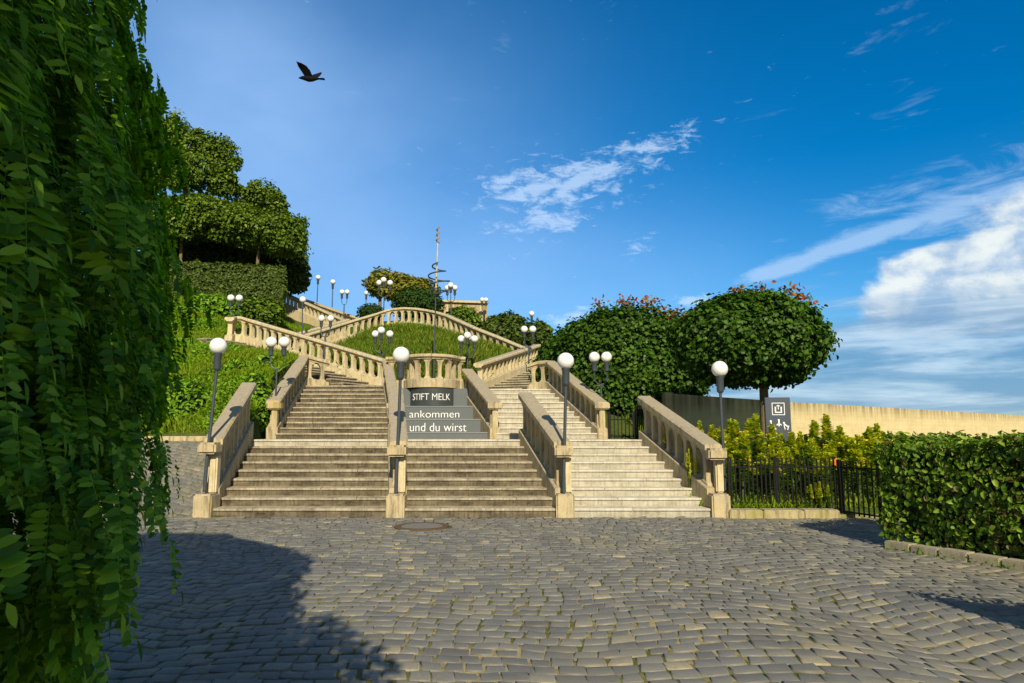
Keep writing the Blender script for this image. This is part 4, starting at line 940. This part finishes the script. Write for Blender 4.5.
# ------------------------------------------------------------------ trees
gz = hz(6.67, 18)
A = W(749, 340, 18)
blobsA = [(A.x, 18, A.z+.0, 1.85, 1.8, 1.15), (A.x-.75, 17.8, A.z-.15, 1.15, 1.3, 1.0), (A.x+.60, 17.9, A.z-.1, 1.15, 1.3, 1.0), (A.x+.1, 18, A.z+.36, 1.4, 1.3, .82)]
ta = tree('maple_tree', (X_at(765, 18, 2), 18, gz), blobsA, 620, .115, LF_MAPLE, 'round clipped maple with a bare trunk and red leaf tips at its crown', 'tree', 'clipped maples right of the stairs', trunk_r=.12, lump=.12, lfreq=2.2, depth=.22, wd=.85, corefac=.8)
Bc = W(628, 362, 24)
blobsB = [(Bc.x, 24, Bc.z, 2.45, 2.2, 1.85), (Bc.x+1.1, 23.6, Bc.z-.1, 1.7, 1.7, 1.55), (Bc.x-1.2, 24.2, Bc.z-.25, 1.6, 1.6, 1.75), (Bc.x-.1, 23.2, Bc.z-1.0, 1.9, 1.3, 1.2), (Bc.x-1.9, 25.4, Bc.z-.35, 1.4, 1.4, 1.5)]
tb = tree('maple_tree', (Bc.x, 24, hz(Bc.x, 24)), blobsB, 420, .13, LF_MAPLE, 'broad dark maple crown reaching down behind the upper right balustrade', 'tree', 'clipped maples right of the stairs', trunk_r=.16, lump=.14, lfreq=2.0, depth=.22, wd=.85, corefac=.82)
def sprigs(t, spec, mat=LF_RED, ln=.15):
    for px, py, Yp in spec:
        c = np.array(W(px, py-3, Yp)); n = 18; tw = MB().tube([tuple(c+np.array([0, 0, -.4])), tuple(c+np.array([0, 0, .08]))], .008, 4).build('twig', BARK, t)
        P = c+rng.normal(size=(n, 3))*np.array([.12, .12, .11]); D = unit(rng.normal(size=(n, 3))+np.array([0, 0, -.3])); N_ = unit(rng.normal(size=(n, 3))+np.array([0, -.8, .5])); V, F = leaves(P, D, N_, ln*(.6+.6*rng.random(n)), ln*.6)
        vmesh('red_leaves', V, F, mat, tw)
sprigs(ta, [(x, y, 17.5+random.uniform(-.3, .5)) for x, y in ((733, 294), (742, 296), (763, 293), (767, 298), (792, 293), (797, 297), (805, 303), (808, 309), (745, 305), (738, 310), (779, 314), (795, 320), (806, 326), (736, 343), (770, 303), (700, 326), (795, 330))])
sprigs(tb, [(x, y, 22.8+random.uniform(-.3, .4)) for x, y in ((600, 305), (645, 305), (652, 304), (664, 316), (672, 317), (683, 317), (632, 304), (624, 302), (662, 335), (645, 322), (642, 340))])
# far bushes right of terrace
def mound(name, px, py, Y, wx, hy, label, mat=LF_BOX, dens=60, ln=.16, lump=.06, cat='bush', group=None, wd=.6, ry=None):
    c = W(px, py, Y); rx = wx*Y/FPX; rz = hy*Y/FPX; ry = ry or rx
    blobs = [(c.x, Y, c.z, rx, ry, rz)]; t = thing(name, (c.x, Y, c.z-rz), label, cat, group); V, F = blob_leaves(blobs, dens, ln, lump, 1.1, .12, .2, wd); vmesh('foliage', V, F, mat, t); core_mesh(blobs, .9, lump, 1.1).build('dark_core_shell', LF_CORE, t); return t  # dark core added under the leaves to close the gaps
mound('clipped_bush', 371, 313, 41, 13, 9, 'small clipped ball bush behind the terrace railing at its left', dens=130, ln=.13)
mound('clipped_bush', 418, 306, 42, 26, 18, 'large clipped dome bush behind the middle of the terrace railing', dens=110, ln=.14)
mound('wild_bush', 462, 322, 39.5, 19, 15, 'rough bush in front of the beige wall block', LF_HILL, 110, .2, .2)
mound('wild_bush', 508, 333, 37, 22, 20, 'dark rough bush right of the beige wall block', LF_HILL_D, 110, .2, .2)
mound('wild_bush', 538, 338, 34, 15, 16, 'dark rough bush at the left foot of the broad maple', LF_HILL_D, 110, .2, .2)
mound('wild_bush', 497, 325, 43, 12, 9, 'small pointed bush behind the last terrace lamp', LF_HILL_D, 110, .2, .25)
c = W(400, 288, 46); f_ = 46/FPX
tree('yellow_green_tree', (W(380, 300, 46).x, 46, 8.6), [(W(382, 283, 46).x, 46, W(382, 283, 46).z, 15*f_, 1.1, 13*f_), (W(412, 288, 46).x, 46, W(412, 288, 46).z, 24*f_, 1.3, 11*f_), (W(397, 287, 46).x, 46, W(397, 287, 46).z, 18*f_, 1.2, 13*f_)],
     130, .24, LF_YEL, 'yellow-green tree on the skyline behind the triple lamp', trunk_r=.12, lump=.3, lfreq=1.8, corefac=.6)
# hilltop left
f_ = 39/FPX
def WB(px, py, Y, wx, hy, ry=None): c = W(px, py, Y); return (c.x, Y, c.z, wx*Y/FPX, ry or wx*Y/FPX*.8, hy*Y/FPX)
hedge('dark_hedge', 'long dark clipped hedge below the hilltop trees', [tuple(W(120, 280, 36)[:2]), tuple(W(284, 290, 38)[:2]), tuple(W(282, 290, 40)[:2]), tuple(W(120, 280, 38.5)[:2])], 8.0, 10.9, 330, .17, LF_HILL_D, lump=.22, inset=.6)
hz_ = lambda x, y: hz(x, y)
tp1 = W(257, 276, 39.5)
tree('pollarded_tree', (tp1.x, 39.5, 9.3), ragged([WB(255, 230, 39.5, 44, 18), WB(232, 221, 39.5, 36, 17), WB(282, 240, 39.5, 24, 16)], 8, 8, .25, .42), 150, .20, LF_HILL, 'flat topped tree with a pale trunk at the right end of the hilltop row', 'tree', 'flat topped hilltop trees', trunk_r=.10, lump=.24, lfreq=.8, corefac=.75)
tp2 = W(180, 268, 39.5)
tree('pollarded_tree', (tp2.x, 39.5, 9.3), ragged([WB(185, 222, 39.5, 38, 21), WB(205, 214, 39.5, 34, 17), WB(160, 226, 39.5, 30, 20)], 8, 9, .25, .42), 150, .20, LF_HILL, 'flat topped tree with a pale trunk beside the near weeping foliage', 'tree', 'flat topped hilltop trees', trunk_r=.10, lump=.24, lfreq=.8, corefac=.75)
tree('hilltop_tree', (W(180, 280, 47).x, 47, 9.8), ragged([WB(172, 137, 47, 20, 22), WB(204, 146, 47, 16, 15), WB(224, 148, 47, 12, 11), WB(190, 172, 47, 36, 20), WB(232, 164, 47, 8, 7), WB(150, 165, 47, 24, 30), WB(222, 185, 47, 20, 14)], 7, 3, .25, .5), 105, .22, LF_HILL, 'tallest ragged tree on the hilltop behind the flat topped row', trunk_r=.22, lump=.42, lfreq=1.6, corefac=.3, depth=.65, limbs=7)
tree('hilltop_tree', (W(268, 280, 48).x, 48, 9.8), ragged([WB(264, 196, 48, 18, 13), WB(279, 206, 48, 10, 9), WB(250, 205, 48, 14, 14), WB(288, 232, 48, 16, 18), WB(296, 262, 48, 12, 18), WB(270, 262, 48, 26, 18)], 7, 5, .25, .5), 105, .22, LF_HILL, 'lower ragged tree behind the right flat topped tree', trunk_r=.2, lump=.42, lfreq=1.6, corefac=.3, depth=.65, limbs=7)
mound('wild_bush', 212, 255, 43, 66, 26, 'dark undergrowth behind the hilltop trunks', LF_HILL_D, 110, .24, .35, ry=1.5)
mound('wild_bush', 295, 277, 43, 12, 17, 'dark bush hanging over the top end of the topmost railing', LF_HILL_D, 90, .26, .35)
for i, (px, py, Y, wx, hy, mt, lb) in enumerate(((262, 312, 34, 24, 13, LF_HILL, 'wild bush below the dark hedge, right of the distant twin lamp'), (215, 312, 33, 26, 14, LF_SHRUB, 'bright wild bush below the dark hedge, left of the distant twin lamp'), (170, 318, 32, 24, 14, LF_SHRUB, 'wild bush near the weeping foliage, halfway up the slope'),
     (182, 405, 18.4, 24, 30, LF_SHRUB, 'leafy bush at the top of the cobbled ramp'), (256, 402, 18.6, 13, 30, LF_SHRUB, 'leafy bush squeezed between the two left balustrades'), (266, 366, 21.0, 9, 14, LF_SHRUB, 'leafy bush against the upper left balustrade'), (240, 376, 20.5, 22, 16, LF_SHRUB, 'low bright bush on the slope behind the tall left lamp'))):
    mound('wild_bush', px, py+ (2 if i > 2 else 0), Y, wx, hy, lb, mt, 240 if Y < 25 else 130, .12 if Y < 25 else .2, .3, ry=wx*Y/FPX*.8)

# ------------------------------------------------------------------ weeping tree in the left foreground
TC = np.array([-4.0, 1.55]); TR = 2.92
t = thing('weeping_tree', (TC[0], TC[1], 0), 'huge weeping tree with hanging feathered leaves filling the left edge', 'tree')
MB().tube([(TC[0], TC[1], -.2), (TC[0], TC[1], 0), (TC[0]+.1, TC[1], 1.8), (TC[0], TC[1]+.1, 3.6), (TC[0], TC[1], 5)], [.24, .2, .17, .14, .06], 12).build('trunk', BARK, t, smooth=True)
def rad_at(z, az_):
    z = np.asarray(z); b_ = np.where(z < 2.1, 1-.075*np.clip((1.6-z), 0, 2)**1.2, np.sqrt(np.clip(1-((z-1.9)/4.1)**2, 0.02, 1)))
    nn = vnoise(np.stack([np.cos(az_)*3.2+5, np.sin(az_)*3.2+5, z*.9], 1)); n2 = vnoise(np.stack([np.cos(az_)*9+15, np.sin(az_)*9+15, z*2.2], 1))
    return TR*b_+.42*(nn-.5)+.40*(n2-.5)
for k in range(9):
    a = k*.7; MB().tube([(TC[0], TC[1], 3.2+.15*k), (TC[0]+math.cos(a)*1.2, TC[1]+math.sin(a)*1.2, 4.6+.1*k), (TC[0]+math.cos(a)*2.1, TC[1]+math.sin(a)*2.1, 4.2), (TC[0]+math.cos(a)*2.4, TC[1]+math.sin(a)*2.4, 2.6)], [.07, .05, .03, .012], 6).build('limb', BARK, t, smooth=True)
# frond positions
LV = []; rach = []
def fronds(n, azr, zr, ln_leaf, pairs, inner):
    az_ = azr[0]+rng.random(n)*(azr[1]-azr[0]); z = zr[0]+rng.random(n)*(zr[1]-zr[0]); az_ = az_+.05*np.sin(z*5)
    r_ = rad_at(z, az_)-inner*rng.random(n)**1.3
    nrm = np.c_[np.cos(az_), np.sin(az_), np.clip((z-3)/3.2, 0, .9)]; nrm = unit(nrm); base = np.c_[TC[0]+np.cos(az_)*r_, TC[1]+np.sin(az_)*r_, z]
    tang = np.c_[-np.sin(az_), np.cos(az_), np.zeros(n)]
    down = unit(np.array([0, 0, -1.])+nrm*(.15+.25*rng.random((n, 1)))+tang*rng.normal(size=(n, 1))*.22); ln = pairs*ln_leaf*.33*(.85+.3*rng.random(n))
    side = unit(np.cross(down, nrm)+nrm*rng.normal(size=(n, 1))*.25); Nf = unit(np.cross(side, down)); Nf = np.where((Nf*nrm).sum(1, keepdims=True) < 0, -Nf, Nf)
    sz = ln_leaf*(.7+.55*rng.random(n))
    for j in range(pairs):
        f = (j+.6)/pairs; q = base+down*(ln*f)[:, None]+Nf*(-.10*f*f*ln)[:, None]; s = sz*(.75+.5*math.sin(math.pi*min(1, f*.9+.1)))
        for sg in (-1, 1):
            D = side*sg+down*(.02+.22*f)+rng.normal(size=(n, 3))*.10; N_ = Nf+rng.normal(size=(n, 3))*.28+np.array([.1, -.2, .55]); LV.append(leaves(q, D, N_, s, s*.38, .14, .10))
    q = base+down*ln[:, None]; LV.append(leaves(q, down, Nf, sz, sz*.36, .12, .1))
    a = base; b_ = base+down*ln[:, None]; w_ = side*.0018
    V = np.stack([a-w_, a+w_, b_+w_*.5-Nf*(.10*ln)[:, None], b_-w_*.5-Nf*(.10*ln)[:, None]], 1).reshape(-1, 3); rach.append((V, np.arange(n)[:, None]*4+np.array([[0, 1, 2, 3]])))
fronds(10500, (-.75, 1.75), (.15, 5.2), .050, 9, .45)
fronds(800, (-.6, 1.6), (1.7, 4.9), .058, 7, -.08)
fronds(1600, (1.75, 5.53), (.4, 5.6), .15, 4, .3)
fronds(700, (0, 6.28), (5.0, 6.2), .12, 4, .4)
LV.append(blob_leaves([(-.85, -.95, 3.45, .85, 1.05, .9)], 300, .12, .25, 1.5, .5)); V, F = stack(LV); vmesh('foliage', V, F, LF_NEAR, t); V, F = stack(rach); vmesh('leaf_stalks', V, F, LF_SHRUB, t)
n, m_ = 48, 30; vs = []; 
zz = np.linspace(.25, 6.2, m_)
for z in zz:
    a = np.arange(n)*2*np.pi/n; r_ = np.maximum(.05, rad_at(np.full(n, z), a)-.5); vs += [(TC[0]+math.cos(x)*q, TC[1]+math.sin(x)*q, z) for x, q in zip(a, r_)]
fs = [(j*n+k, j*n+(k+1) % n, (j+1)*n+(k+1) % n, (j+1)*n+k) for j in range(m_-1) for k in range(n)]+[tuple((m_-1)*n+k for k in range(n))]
MB().add(vs, fs).build('dark_core_shell', LF_CORE, t)  # dark shell added inside the fronds to block light

for o in bpy.data.objects:
    if '_w' in o: del o['_w']
S.render.engine = 'CYCLES'
S.cycles.max_bounces = 6; S.cycles.transparent_max_bounces = 4
